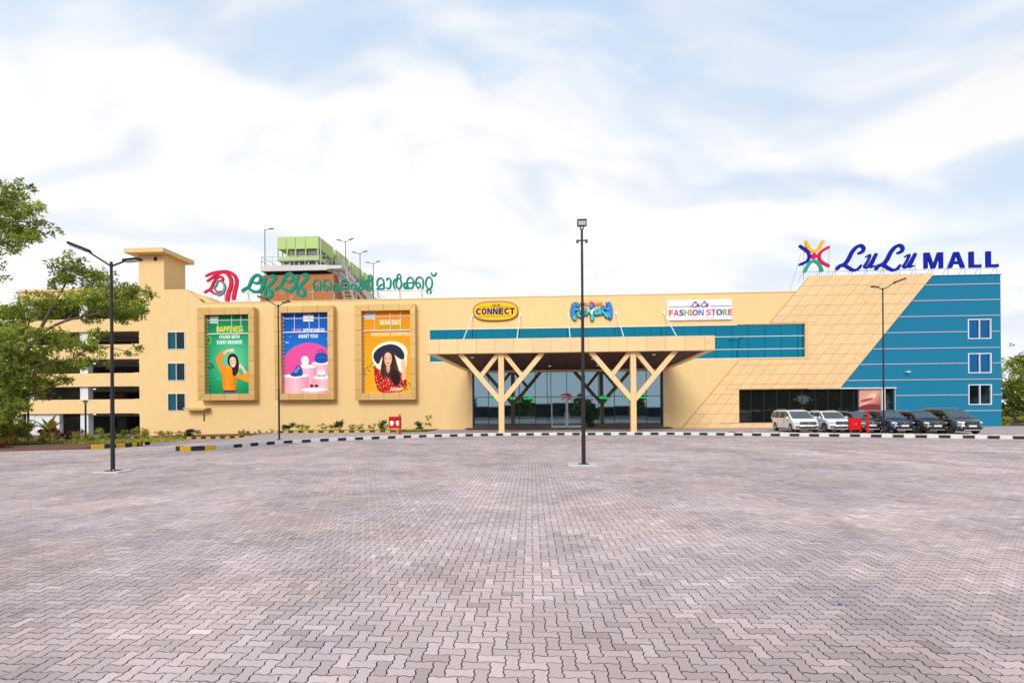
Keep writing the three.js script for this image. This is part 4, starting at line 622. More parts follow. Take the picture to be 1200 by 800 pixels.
// ---------------------------------------------------------------- roof: cooling towers, deck, lamps
{
  const deck = thing('steel_deck', 'pale steel deck with railings carrying the green cooling towers on the roof', 'platform', [0, 0, 0]);
  part('deck_beam', [bx(-34.5, -26.0, 19.55, 20.2, -62.6, -62.35), bx(-26.2, -25.9, 19.55, 20.2, -86, -62.6), bx(-34.5, -34.2, 19.55, 20.2, -86, -62.6)], M.steel, deck);
  part('deck_plate', bx(-34.3, -26.1, 19.9, 20.1, -86, -62.6), M.concrete, deck);
  const rail = (a, b, n) => { const pa = V(...a), pb = V(...b), up = V(0, 1.15, 0), g = []; for (let k = 0; k <= n; k++) { const p = pa.clone().lerp(pb, k / n); g.push(bar(p.toArray(), p.clone().add(up).toArray(), 0.07, 0.07, 6)); } for (const h of [1.15, 0.6]) g.push(bar([a[0], a[1] + h, a[2]], [b[0], b[1] + h, b[2]], 0.065, 0.065, 6)); return part('railing', g, M.steel, deck); };
  rail([-34.4, 20.2, -62.4], [-26, 20.2, -62.4], 6); rail([-26, 20.2, -62.4], [-26, 20.2, -68], 4); rail([-26, 20.2, -68], [-26, 20.2, -86], 10); rail([-34.4, 20.2, -62.4], [-34.4, 20.2, -86], 8);
  // stair from the deck down to the roof on the right side
  const s0 = [-25.2, 20.2, -63.2], s1 = [-24.4, 13.3, -66.5], s2 = [-24.0, 20.2, -66], s3 = [-23.2, 13.0, -84];
  for (const dx of [0, 1.1]) part('stringer', bar([s0[0] + dx, s0[1], s0[2]], [s1[0] + dx, s1[1], s1[2]], 0.1, 0.34), M.steel, deck);
  for (let k = 0; k < 16; k++) { const t = (k + 0.5) / 16; part('stair_tread', rbx(1.05, 0.05, 0.26, 0.01, mix(s0[0], s1[0], t) + 0.55, mix(s0[1], s1[1], t), mix(s0[2], s1[2], t)), M.steel, deck); }
  for (const dx of [0, 1.1]) { const g = [bar([s0[0] + dx, s0[1] + 1.0, s0[2]], [s1[0] + dx, s1[1] + 1.0, s1[2]], 0.06, 0.06, 6)]; for (let k = 0; k <= 6; k++) { const t = k / 6, p = [mix(s0[0], s1[0], t) + dx, mix(s0[1], s1[1], t), mix(s0[2], s1[2], t)]; g.push(bar(p, [p[0], p[1] + 1, p[2]], 0.05, 0.05, 6)); } part('handrail', g, M.steel, deck); }
  for (const dx of [0, 1]) part('stringer', bar([-25.3 + dx, 20.1, -63.5], [-24.9 + dx, 15.2, -86], 0.12, 0.5), M.steel, deck);
  { const g = []; for (let k = 0; k <= 10; k++) { const t = k / 10, p = [-24.3, mix(20.1, 15.2, t), mix(-63.5, -86, t)]; g.push(bar(p, [p[0], p[1] + 1.1, p[2]], 0.06, 0.06, 6)); } for (const h of [0.6, 1.1]) g.push(bar([-24.3, 20.1 + h, -63.5], [-24.3, 15.2 + h, -86], 0.06, 0.06, 6)); part('handrail', g, M.steel, deck); }
  part('landing', bx(-26, -24.2, 19.7, 20.1, -63.6, -62.35), M.steel, deck);
  part('joist', Array.from({ length: 7 }, (_, k) => bx(-34.2, -26.2, 19.2, 19.55, -63.4 - k * 3.6, -63.2 - k * 3.6)), M.dark, deck);

  function coolingTower() {
    const t = thing('cooling_tower', 'x', 'cooling tower', [-30.04, 20.2, -65.4]), w = 2.66, d = 2.3;
    for (const [x0, x1] of [[-w, -1.5], [-1.48, -0.3], [-0.28, 1.0], [1.02, w]]) part('casing_panel', uvm(rbx(x1 - x0 - 0.03, 1.55, 0.06, 0.015, (x0 + x1) / 2, 3.05, d)), M.green, t);
    for (let k = 0; k < 4; k++) part('casing_panel', uvm(rbx(0.06, 1.55, 1.12, 0.015, w, 3.05, d - 0.6 - k * 1.14)), M.green, t);
    part('casing', [bx(-w + 0.05, w - 0.05, 2.3, 3.86, -d, d - 0.05)], M.green, t);
    part('basin', [rbx(2 * w + 0.1, 0.42, 2 * d + 0.1, 0.04, 0, 1.05, 0)], M.green, t);
    const post = []; for (const x of [-w + 0.06, -1.4, -0.3, 1.0, w - 0.1]) for (const z of [-d + 0.08, d - 0.06]) post.push(bx(x - 0.07, x + 0.07, 1.24, 2.3, z - 0.06, z + 0.06)); for (const z of [-1.1, 0, 1.1]) for (const x of [-w + 0.08, w - 0.08]) post.push(bx(x - 0.06, x + 0.06, 1.24, 2.3, z - 0.06, z + 0.06)); part('post', post, M.green, t);
    part('louvre', Array.from({ length: 9 }, (_, k) => [bx(-1.3, w - 0.3, 1.28 + k * 0.115, 1.31 + k * 0.115, d - 0.5, d - 0.3), bx(w - 0.5, w - 0.32, 1.28 + k * 0.115, 1.31 + k * 0.115, -d + 0.3, d - 0.5)]).flat(), M.steel, t);
    part('fill_block', bx(-1.0, w - 0.55, 1.26, 2.3, -d + 0.3, d - 0.55), M.dark, t);
    for (const x of [-1.15, 1.25]) { part('fan_cowl', new THREE.CylinderGeometry(0.95, 1.15, 0.3, 24, 1, true).translate(x, 3.98, 0), M.green, t); part('fan_cover', new THREE.SphereGeometry(1.0, 20, 6, 0, 7, 0, 0.9).scale(1, 0.35, 1).translate(x, 3.86, 0), M.greenDark, t); part('fan_motor', cyl(0.2, 0.2, 0.28, x, 4.16, 0, 12), M.dark, t); }
    part('leg', [-2.3, -1.2, 0, 1.2, 2.3].flatMap((x) => [-1.9, 1.9].map((z) => bx(x - 0.09, x + 0.09, 0, 0.86, z - 0.09, z + 0.09))), M.steel, t);
    part('pipe', [bar([-2, 0.5, 1.6], [2, 0.5, 1.6], 0.22, 0.22, 10), bar([w + 0.12, 0.2, d - 0.3], [w + 0.12, 3.8, d - 0.3], 0.14, 0.14, 10)], M.steel, t);
    part('pump', rbx(0.5, 0.4, 0.5, 0.05, -1.4, 0.2, 1.9), M.white, t);
    return t;
  }
  const ct = coolingTower(); ct.userData.group = 'rooftop cooling towers';
  ['lime green cooling tower nearest the front of the roof deck', 'second lime green cooling tower behind the front one', 'third lime green cooling tower back along the deck', 'rearmost lime green cooling tower on the roof deck'].forEach((l, k) => { let c = ct; if (k) { c = ct.clone(); c.name = numbered('cooling_tower'); scene.add(c); c.position.z = -65.4 - k * 5.6; c.userData = { ...ct.userData }; } c.userData.label = l; });
}
// ---------------------------------------------------------------- street lamps
function lampHead() { return rbx(0.62, 0.07, 0.24, 0.03); }
function poleBase(t, pad) { part('base_plate', rbx(0.36, 0.03, 0.36, 0.008, 0, 0.03, 0), M.pole, t); for (const [a, b] of [[1, 1], [1, -1], [-1, 1], [-1, -1]]) part('bolt', cyl(0.018, 0.018, 0.06, a * 0.14, 0.03, b * 0.14, 8), M.steel, t); if (pad) { part('footing', new RoundedBoxGeometry(pad[0], 0.16, pad[1], 2, 0.02).translate(pad[2] ?? 0, -0.055, 0), M.pad, t); } }
function streetLamp(name, label, pos, H, arms, turn, pad, group) {
  const t = thing(name, label, 'street lamp', pos, turn, group);
  part('pole', [cyl(0.064, 0.06, H * 0.36, 0, 0.03, 0, 16), cyl(0.052, 0.044, H * 0.64, 0, 0.03 + H * 0.36, 0, 16)], M.pole, t);
  part('collar', cyl(0.074, 0.07, 0.06, 0, H * 0.36, 0, 16), M.pole, t); poleBase(t, pad);
  for (const [dx, dz, rise] of arms) {
    const l = Math.hypot(dx, dz), ex = dx, ez = dz;
    part('arm', bar([0, H - 0.12, 0], [ex * 0.55, H + rise * 0.55, ez * 0.55], 0.06, 0.06, 8), M.pole, t);
    const h = part('lamp_head', rbx(l * 0.62, 0.085, 0.25, 0.035), M.pole, t, [ex * 0.82, H + rise * 0.85, ez * 0.82]); h.rotation.order = 'YXZ'; h.rotation.y = Math.atan2(-ez, ex); h.rotation.z = Math.atan2(rise, l) * 0.8;
    part('lens', rbx(l * 0.42, 0.02, 0.2, 0.008, 0.04, -0.05, 0), M.lampGlass, h);
  }
  return t;
}
const lampGroup = 'black double armed lamp posts in the forecourt';
streetLamp('street_lamp', 'black two armed lamp post on the open paving, nearest the left trees', [-14.36, 0.02, -16.6], 7.05, [[-0.95, 0.45, 0.5], [0.95, 0.05, 0.08]], 0, [0.95, 0.7, 0], lampGroup);
streetLamp('street_lamp', 'black lamp post in front of the middle poster', [-17.9, 0.04, -34.6], 9.35, [[-0.95, 0.7, 0.42], [0.95, 0.5, 0.1]], 0, null, lampGroup);
streetLamp('street_lamp', 'black lamp post by the parked cars', [25.2, 0.04, -38.6], 10.6, [[-1.0, 0.5, 0.02], [0.85, 0.9, 0.42]], 0, null, lampGroup);
{ // flood light on a single pole in the middle of the forecourt
  const t = thing('floodlight_pole', 'tall black pole with one floodlight standing alone in the middle of the paving', 'lamp post', [1.63, 0.02, -18.4]), H = 8.42;
  part('pole', [cyl(0.074, 0.07, 3.1, 0, 0.03, 0, 18), cyl(0.06, 0.056, 2.6, 0, 3.13, 0, 18), cyl(0.046, 0.042, H - 5.73, 0, 5.73, 0, 16)], M.pole, t);
  for (const y of [3.1, 5.7]) part('collar', cyl(0.082, 0.078, 0.08, 0, y, 0, 16), M.pole, t);
  part('cross_arm', [bar([-0.16, H - 0.42, 0.02], [0.16, H - 0.42, 0.02], 0.05, 0.05, 8), bx(-0.2, -0.12, H - 0.5, H - 0.4, -0.03, 0.07), bx(0.12, 0.2, H - 0.5, H - 0.4, -0.03, 0.07)], M.pole, t);
  const h = part('lamp_head', [rbx(0.34, 0.26, 0.12, 0.03, 0, 0, 0), bar([-0.05, -0.22, -0.02], [-0.05, -0.05, -0.02], 0.04), bar([0.05, -0.22, -0.02], [0.05, -0.05, -0.02], 0.04)], M.pole, t, [0, H + 0.2, 0.05]); h.rotation.x = 0.25;
  part('lens', rbx(0.27, 0.15, 0.02, 0.008, 0, -0.01, 0.062), M.lampGlass, h); poleBase(t, [1.05, 0.95, -0.05]);
}
[[-34.25, -63, 25.0, [[1.1, 0.2, 0.0]], 'roof lamp with one arm left of the green cooling towers'], [-25.4, -67, 24.6, [[-1, 0.2, 0.15], [1, 0.2, 0.25]], 'nearest of the three double armed roof lamps right of the cooling towers'], [-25.2, -72, 24.5, [[-1, 0.2, 0.15], [1, 0.2, 0.25]], 'middle of the three double armed roof lamps right of the cooling towers'], [-24.9, -77, 24.5, [[-1, 0.2, 0.15], [1, 0.2, 0.25]], 'farthest of the three double armed roof lamps right of the cooling towers']].forEach(([x, z, top, arms, l]) => streetLamp('roof_lamp', l, [x, 12.8, z], top - 12.8, arms, 0, null, 'lamps on the roof'));
for (const [x, z, h, l] of [[-35.6, -38.6, 3.1, 'short black garden lamp post between the potted plants and the car park column'], [-34.5, -33.0, 3.0, 'short black garden lamp post half hidden by leaves at the left']]) {
  const t = thing('garden_lamp', l, 'lamp post', [x, gy(x, z) + 0.1, z], 0, 'garden lamps by the planting bed');
  part('pole', cyl(0.075, 0.06, h, 0, 0, 0, 12), M.pole, t); part('base', cyl(0.13, 0.1, 0.12, 0, 0, 0, 14), M.pole, t); part('lamp_glass', cyl(0.1, 0.14, 0.22, 0, h, 0, 12), M.lampGlass, t); part('lamp_cap', new THREE.ConeGeometry(0.3, 0.1, 20).translate(0, h + 0.27, 0), M.pole, t);
}
// security camera on the blue wall
{ const t = thing('wall_camera', 'small white camera fixed to the blue wall', 'camera', [35.95, 5.42, WZ + 0.01]); part('bracket', bar([0, 0, 0], [0.1, -0.02, 0.3], 0.05, 0.05, 8), M.white, t); part('body', rbx(0.34, 0.13, 0.13, 0.03, 0.14, -0.03, 0.34), M.white, t); part('lens', new THREE.CylinderGeometry(0.045, 0.045, 0.03, 12).rotateZ(Math.PI / 2).translate(0.32, -0.03, 0.34), M.dark, t); }
// ---------------------------------------------------------------- fire points
{
  const cab = (label, pos, turn, open, k = 1) => {
    const t = thing('hose_cabinet', label, 'hose cabinet', pos, turn); t.scale.set(k, k < 0.7 ? 0.8 : 1, k);
    part('cabinet', rbx(1.3, 1.02, 0.3, 0.02, 0, 0.95, 0), M.red, t);
    for (const s of [-1, 1]) { const d = part('door', rbx(0.62, 0.94, 0.03, 0.01, s * 0.322, 0.95, 0.16), M.red, t); if (open) { part('window', new THREE.CylinderGeometry(0.19, 0.19, 0.02, 20).rotateX(Math.PI / 2).scale(1, 1.25, 1).translate(s * 0.322, 0.9, 0.178), M.plate, d); part('window_shade', rbx(0.34, 0.14, 0.02, 0.005, s * 0.322, 1.18, 0.182), M.dark, d); } part('handle', bx(s * 0.08 - 0.015, s * 0.08 + 0.015, 0.88, 1.02, 0.175, 0.2), M.steel, d); }
    for (const s of [-1, 1]) part('leg', bx(s * 0.5 - 0.03, s * 0.5 + 0.03, 0, 0.46, -0.03, 0.03), M.red, t);
    return t;
  };
  const hyd = (label, pos) => {
    const t = thing('hydrant_post', label, 'hydrant', pos, 0, 'red hydrant posts');
    part('pipe', cyl(0.075, 0.075, 1.45, 0, 0, 0, 16), M.red, t); part('flange', [cyl(0.14, 0.14, 0.04, 0, 0.02, 0, 16), cyl(0.12, 0.12, 0.04, 0, 1.42, 0, 16)], M.red, t);
    part('valve', [bar([0, 1.36, 0], [-0.22, 1.36, 0.08], 0.11, 0.11, 12), cyl(0.09, 0.04, 0.18, 0, 1.46, 0, 14)], M.red, t);
    part('outlet_cap', bar([-0.2, 1.36, 0.07], [-0.27, 1.36, 0.1], 0.15, 0.15, 14), M.dark, t); part('handwheel', new THREE.TorusGeometry(0.1, 0.02, 8, 18).rotateX(Math.PI / 2).translate(0, 1.66, 0), M.red, t);
  };
  cab('red double door hose cabinet with two pale round windows in front of the cream wall', [-12.3, 0.04, -43.6], 0.1, true, 0.8);
  hyd('red hydrant post beside the hose cabinet with round windows', [-10.6, 0.04, -38.9]);
  cab('plain red hose cabinet standing in front of the parked dark red car', [22.55, 0.04, -37.6], -0.05, false, 0.62);
  hyd('red hydrant post beside the plain red cabinet and the parked cars', [23.05, 0.04, -37.0]);
}
// ---------------------------------------------------------------- cars
function car(label, pos, turn, o) {
  const { L, W, H, hood, belt, xc, xw, xr0, color, R = 0.345, WB, fo = 0.9 } = o; // hood, belt heights; xc cowl, xw screen top, xr0 roof end
  const t = thing('parked_car', label, 'car', pos, turn, 'cars parked in front of the mall');
  const xf = L / 2, xb = -L / 2, wf = xf - fo, wr = wf - WB, ra = R + 0.055, s = new THREE.Shape();
  s.moveTo(xb + 0.12, 0.36); s.lineTo(wr - ra, 0.27); s.absarc(wr, R, ra, Math.PI * 1.06, -0.06 * Math.PI, true); s.lineTo(wr + ra, 0.25); s.lineTo(wf - ra, 0.25); s.absarc(wf, R, ra, Math.PI * 1.06, -0.06 * Math.PI, true); s.lineTo(wf + ra + 0.02, 0.27);
  s.lineTo(xf - 0.14, 0.27); s.quadraticCurveTo(xf - 0.01, 0.34, xf, 0.55); s.lineTo(xf - 0.05, hood - 0.25); s.quadraticCurveTo(xf - 0.1, hood - 0.05, xf - 0.42, hood); s.quadraticCurveTo(mix(xc, xf, 0.45), hood + (belt - hood) * 0.75, xc, belt); s.lineTo(xb + 0.16, belt + 0.03); s.quadraticCurveTo(xb, belt - 0.02, xb + 0.02, belt - 0.3); s.lineTo(xb - 0.0, 0.62); s.quadraticCurveTo(xb, 0.42, xb + 0.12, 0.36);
  const bow = (g, k) => { const p = g.attributes.position; for (let i = 0; i < p.count; i++) { const x = p.getX(i), z = p.getZ(i), e = smooth(Math.abs(x), L * 0.3, L * 0.5); p.setZ(i, z * (1 - 0.09 * e)); p.setX(i, x - Math.sign(x) * 0.27 * k * e * (z / (W / 2)) ** 2); } g.computeVertexNormals(); return g; };
  const b = new THREE.ExtrudeGeometry(s, { depth: W - 0.16, steps: 8, bevelEnabled: true, bevelSize: 0.07, bevelThickness: 0.08, bevelOffset: -0.07, bevelSegments: 3, curveSegments: 14 }).translate(0, 0, -(W - 0.16) / 2);
  const pm = new THREE.MeshPhysicalMaterial({ color: lin(...color), roughness: 0.32, metalness: o.metal ?? 0.2, clearcoat: 0.6, clearcoatRoughness: 0.08 });
  part('body', bow(b, 1), pm, t);
  const Wc = W - 0.14, tum = 0.19, hz = (y) => (Wc / 2) * (1 - tum * clamp((y - belt) / (H - belt), 0, 1));
  const c = new THREE.Shape(); c.moveTo(xc + 0.05, belt - 0.08); c.lineTo(xc, belt); c.lineTo(xw, H - 0.07); c.quadraticCurveTo(xw - 0.25, H - 0.005, xw - 0.8, H); c.lineTo(xr0 + 0.4, H - 0.02); c.quadraticCurveTo(xr0 + 0.05, H - 0.04, xr0, H - 0.1); c.lineTo(xb + 0.1, belt + 0.1); c.lineTo(xb + 0.12, belt - 0.08);
  const cg = new THREE.ExtrudeGeometry(c, { depth: Wc - 0.12, steps: 2, bevelEnabled: true, bevelSize: 0.05, bevelThickness: 0.06, bevelOffset: -0.05, bevelSegments: 3, curveSegments: 8 }).translate(0, 0, -(Wc - 0.12) / 2), p = cg.attributes.position;
  for (let i = 0; i < p.count; i++) { const y = p.getY(i); p.setZ(i, p.getZ(i) * hz(Math.max(y, belt)) / (Wc / 2)); } cg.computeVertexNormals();
  part('roof', cg, pm, t);
  const face = (pts) => { const g = new THREE.BufferGeometry(), a = []; for (let i = 1; i < pts.length - 1; i++) a.push(...pts[0], ...pts[i], ...pts[i + 1]); g.setAttribute('position', new THREE.Float32BufferAttribute(a, 3)); g.computeVertexNormals(); return flat(g); };
  const nx = (H - 0.07 - belt), ny = (xc - xw), nl = Math.hypot(nx, ny), off = 0.014, ws = (f, k) => { const y = mix(belt, H - 0.07, f); return [mix(xc, xw, f) + off * nx / nl, y + off * ny / nl, k * (hz(y) - 0.09)]; };
  part('windscreen', face([ws(0.04, -1), ws(0.04, 1), ws(0.93, 1), ws(0.93, -1)]), M.carGlass, t);
  part('rear_window', face([[xb + 0.13, belt + 0.16, -hz(belt) + 0.14], [xb + 0.13, belt + 0.16, hz(belt) - 0.14], [xr0 - 0.0, H - 0.16, hz(H - 0.16) - 0.1], [xr0 - 0.0, H - 0.16, -hz(H - 0.16) + 0.1]].map(([x, y, z]) => [x - 0.012, y, z])), M.carGlass, t);
  const y0 = belt + 0.05, y1 = H - 0.13, xs = (y, front) => front ? mix(xc, xw, (y - belt) / (H - 0.07 - belt)) - 0.13 : mix(xb + 0.1, xr0, (y - belt - 0.1) / (H - 0.1 - belt - 0.1)) + 0.16;
  const splits = o.splits ?? [0.34, -0.62, -1.5];
  for (const k of [-1, 1]) {
    const pt = (x, y) => [x, y, k * (hz(y) + 0.006)], ed = [null, ...splits, null];
    for (let i = 0; i < ed.length - 1; i++) { const a0 = ed[i] === null ? xs(y0, true) : ed[i] - 0.045, a1 = ed[i] === null ? xs(y1, true) : ed[i] - 0.045, b0 = ed[i + 1] === null ? xs(y0, false) : ed[i + 1] + 0.045, b1 = ed[i + 1] === null ? xs(y1, false) : ed[i + 1] + 0.045; if (a0 - b0 < 0.15) continue; part('side_window', face([pt(a0, y0), pt(a1, y1), pt(b1, y1), pt(b0, y0)]), M.sideGlass, t); }
    const m = part('mirror', new THREE.SphereGeometry(0.11, 12, 8).scale(0.75, 0.75, 1.1).translate(xc - 0.38, belt + 0.1, k * (W / 2 + 0.07)), o.mirror ?? pm, t); part('mirror_glass', new THREE.BoxGeometry(0.01, 0.11, 0.17).translate(xc - 0.465, belt + 0.1, k * (W / 2 + 0.07)), M.carGlass, m);
    for (const x of [splits[0] + 0.16, splits[1] + 0.18]) part('door_handle', rbx(0.2, 0.03, 0.04, 0.012, x, belt - 0.11, k * (W / 2 + 0.0)), pm, t);
    part('door_seam', [splits[0] - 0.0, splits[1]].map((x) => bx(x - 0.006, x + 0.006, 0.4, belt - 0.02, k > 0 ? W / 2 - 0.01 : -W / 2 - 0.002, k > 0 ? W / 2 + 0.002 : -W / 2 + 0.01)), M.black, t);
    part('sill_trim', rbx(WB - 2 * ra, 0.11, 0.05, 0.02, (wf + wr) / 2, 0.28, k * (W / 2 - 0.015)), M.black, t);
    if (o.rails !== false) part('roof_rail', [bar([xw - 0.55, H + 0.02, k * (hz(H) - 0.1)], [xr0 + 0.5, H + 0.01, k * (hz(H) - 0.1)], 0.035, 0.035, 8), bar([xw - 0.55, H - 0.03, k * (hz(H) - 0.1)], [xw - 0.55, H + 0.03, k * (hz(H) - 0.1)], 0.05, 0.05, 8), bar([xr0 + 0.5, H - 0.04, k * (hz(H) - 0.1)], [xr0 + 0.5, H + 0.02, k * (hz(H) - 0.1)], 0.05, 0.05, 8)], M.steel, t);
    const h = part('headlight', rbx(0.14, o.lampH ?? 0.13, 0.42, 0.035), M.headlamp, t, [xf - 0.2, hood - 0.17, k * (W / 2 - 0.34)]); h.rotation.y = k * -0.46; h.rotation.x = k * -0.12;
    const f = part('fog_lamp_bezel', rbx(0.1, 0.15, 0.3, 0.03), M.black, t, [xf - 0.13, 0.48, k * (W / 2 - 0.3)]); f.rotation.y = k * -0.34; part('fog_lamp', new THREE.CylinderGeometry(0.045, 0.045, 0.02, 12).rotateZ(Math.PI / 2).translate(0.055, 0, 0), M.headlamp, f);
    part('tail_light', rbx(0.1, 0.2, 0.3, 0.03, xb + 0.11, belt - 0.16, k * (W / 2 - 0.3)), std(0.35, 0.01, 0.01, 0.2), t);
    for (const [wx] of [[wf], [wr]]) {
      const prof = [[0.6, -0.1], [0.93, -0.11], [1, -0.08], [1, 0.08], [0.93, 0.11], [0.6, 0.1]].map(([q, y]) => new THREE.Vector2(q * R, y));
      const wheel = part('wheel', new THREE.LatheGeometry(prof, 28).rotateX(Math.PI / 2), M.tyre, t, [wx, R, k * (W / 2 - 0.125)]);
      const sp = [new THREE.TorusGeometry(R * 0.64, 0.022, 8, 28).translate(0, 0, k * 0.09), new THREE.CylinderGeometry(0.06, 0.06, 0.04, 14).rotateX(Math.PI / 2).translate(0, 0, k * 0.085)];
      for (let q = 0; q < 5; q++) sp.push(new THREE.BoxGeometry(R * 0.62, 0.055, 0.03).translate(R * 0.33, 0.02, k * 0.08).rotateZ(q * 2 * Math.PI / 5), new THREE.BoxGeometry(R * 0.62, 0.04, 0.03).translate(R * 0.33, -0.05, k * 0.08).rotateZ(q * 2 * Math.PI / 5));
      part('rim', sp, M.rim, wheel); part('brake_disc', new THREE.CylinderGeometry(R * 0.62, R * 0.62, 0.05, 24).rotateX(Math.PI / 2).translate(0, 0, k * 0.02), M.black, wheel);
      if (o.arches) part('arch_trim', new THREE.TorusGeometry(ra + 0.02, 0.035, 6, 22, Math.PI).translate(wx, R, k * (W / 2 - 0.012)), M.black, t);
    }
  }
  const gh = o.grilleH ?? 0.2, gw = o.grilleW ?? 0.95, gyy = hood - 0.18 - (gh - 0.2) / 2;
  part('grille', rbx(0.07, gh, gw, 0.025, xf - 0.015, gyy, 0), M.black, t);
  part('grille_bar', Array.from({ length: 3 }, (_, i) => rbx(0.02, 0.014, gw - 0.06, 0.004, xf + 0.02, gyy - gh * 0.3 + i * gh * 0.3, 0)), M.chrome, t);
  part('grille_trim', [rbx(0.03, 0.025, gw + 0.05, 0.008, xf - 0.0, gyy + gh / 2 + 0.01, 0)], M.chrome, t);
  part('badge', new THREE.CylinderGeometry(0.055, 0.055, 0.02, 16).rotateZ(Math.PI / 2).translate(xf + 0.03, gyy + gh * 0.12, 0), M.chrome, t);
  part('bumper_intake', rbx(0.06, 0.13, W * 0.6, 0.03, xf - 0.02, 0.42, 0), M.black, t);
  part('skid_plate', rbx(0.1, 0.07, W * 0.55, 0.025, xf - 0.07, 0.3, 0), o.skid ?? M.steel, t);
  part('number_plate', rbx(0.015, 0.12, 0.5, 0.004, xf + 0.02, 0.58, 0), M.plate, t);
  part('wiper', [bar([xc - 0.02, belt + 0.035, -0.45], [xc - 0.16, belt + 0.13, 0.15], 0.02, 0.02, 5), bar([xc - 0.02, belt + 0.035, 0.1], [xc - 0.16, belt + 0.13, 0.6], 0.02, 0.02, 5)], M.black, t);
  part('underbody', bx(xb + 0.3, xf - 0.3, 0.2, 0.42, -W / 2 + 0.27, W / 2 - 0.27), M.black, t);
  return t;
}
{
  const suv = { L: 4.65, W: 1.86, H: 1.68, hood: 0.94, belt: 1.06, xc: 1.22, xw: 0.3, xr0: -1.98, WB: 2.79, arches: true };
  const Y = 0.04, T = (a) => -Math.PI / 2 - a; // nose towards the forecourt
  const at = (x, z, a, L) => [x - Math.sin(-a) * 0 + Math.sin(a) * L / 2, Y, z - Math.cos(a) * L / 2 + 0.25];
  car('white people carrier, leftmost of the parked cars', at(20.75, -40.6, 0.07, 5.1), T(0.07), { L: 5.1, W: 1.98, H: 1.76, hood: 0.93, belt: 1.07, xc: 1.72, xw: 0.62, xr0: -2.3, WB: 3.06, color: [0.8, 0.8, 0.82], metal: 0, splits: [0.42, -0.75, -1.75], grilleW: 1.15, grilleH: 0.2, skid: M.chrome });
  car('white sport utility car second from left in the parked row', at(23.2, -40.4, 0.07, 4.65), T(0.07), { ...suv, color: [0.72, 0.75, 0.8], metal: 0, grilleW: 0.95 });
  car('dark maroon car half hidden behind the red cabinet', at(25.1, -39.9, 0.07, 4.4), T(0.07), { ...suv, L: 4.4, W: 1.8, H: 1.6, WB: 2.6, belt: 1.02, hood: 0.9, color: [0.05, 0.018, 0.025], metal: 0.4, arches: false });
  car('dark navy sport utility car with chrome grille in the parked row', at(26.6, -38.7, 0.07, 4.65), T(0.07), { ...suv, color: [0.007, 0.02, 0.075], metal: 0.4, grilleW: 1.0, grilleH: 0.22 });
  car('black sport utility car second from right in the parked row', at(28.35, -38.0, 0.07, 4.3), T(0.07), { ...suv, L: 4.32, W: 1.8, H: 1.64, WB: 2.6, belt: 1.05, color: [0.012, 0.012, 0.014], metal: 0.4, grilleW: 1.0, skid: M.chrome });
  car('grey people carrier at the right end of the parked row', at(30.15, -37.3, 0.07, 4.75), T(0.07), { L: 4.75, W: 1.85, H: 1.79, hood: 0.98, belt: 1.08, xc: 1.5, xw: 0.5, xr0: -2.1, WB: 2.85, color: [0.085, 0.095, 0.115], metal: 0.7, grilleW: 0.9, grilleH: 0.3, arches: true, splits: [0.36, -0.68, -1.6] });
}
// ---------------------------------------------------------------- planting
function leafGeo(len, wid, fold = 0.25) { // one folded leaf, 4 triangles
  const p = [0, 0, 0, wid / 2, wid * fold, len * 0.4, 0, 0, len, 0, 0, 0, 0, 0, len, -wid / 2, wid * fold, len * 0.4], g = new THREE.BufferGeometry();
  g.setAttribute('position', new THREE.Float32BufferAttribute(p, 3)); g.setAttribute('uv', new THREE.Float32BufferAttribute(new Array(12).fill(0), 2)); g.computeVertexNormals(); return g;
}
const sprig = (() => { const r = rng(77), g = []; for (let i = 0; i < 7; i++) { const l = leafGeo(0.85 + 0.3 * r(), 0.42); l.rotateX(-0.5 + 1.1 * (r() - 0.5)); l.rotateZ((r() - 0.5) * 1.2); l.rotateY(i * 0.9 + r()); l.translate((r() - 0.5) * 0.5, i * 0.16 - 0.5, (r() - 0.5) * 0.5); g.push(l); } return merge(g); })();
// leaf sprigs spread through lumps; each lump is [x, y, z, rx, ry, rz, count]
function foliage(lumps, size, mat, seed, tint = [0.6, 1.35]) {
  const r = rng(seed), n = lumps.reduce((s, l) => s + l[6], 0), im = new THREE.InstancedMesh(sprig, mat, n), m = new THREE.Matrix4(), q = new THREE.Quaternion(); let k = 0;
  for (const [x, y, z, rx, ry, rz, c] of lumps) {
    const lt = 0.8 + 0.5 * r(), sub = Array.from({ length: Math.max(3, Math.round(c / 26)) }, () => { const a = r() * 6.28, b = Math.acos(2 * r() - 1), d = Math.cbrt(0.15 + 0.85 * r()); return [d * Math.sin(b) * Math.cos(a), d * Math.cos(b), d * Math.sin(b) * Math.sin(a), 0.75 + 0.5 * r()]; });
    for (let i = 0; i < c; i++) {
      const s = sub[i % sub.length], g = () => (r() + r() + r() - 1.5) * 0.6, sz = size * (0.6 + 0.8 * r());
      q.setFromEuler(new THREE.Euler((r() - 0.5) * 1.6, r() * 6.28, (r() - 0.5) * 1.6)); m.compose(V(x + rx * (s[0] + g()), y + ry * (s[1] + g() * 0.7), z + rz * (s[2] + g())), q, V(sz, sz, sz));
      const v = lt * s[3] * mix(tint[0], tint[1], r()) ; im.setMatrixAt(k, m); im.setColorAt(k++, lin(v * (0.9 + 0.35 * r()), v, v * (0.7 + 0.5 * r())));
    }
  }
  im.castShadow = im.receiveShadow = true; return im;
}
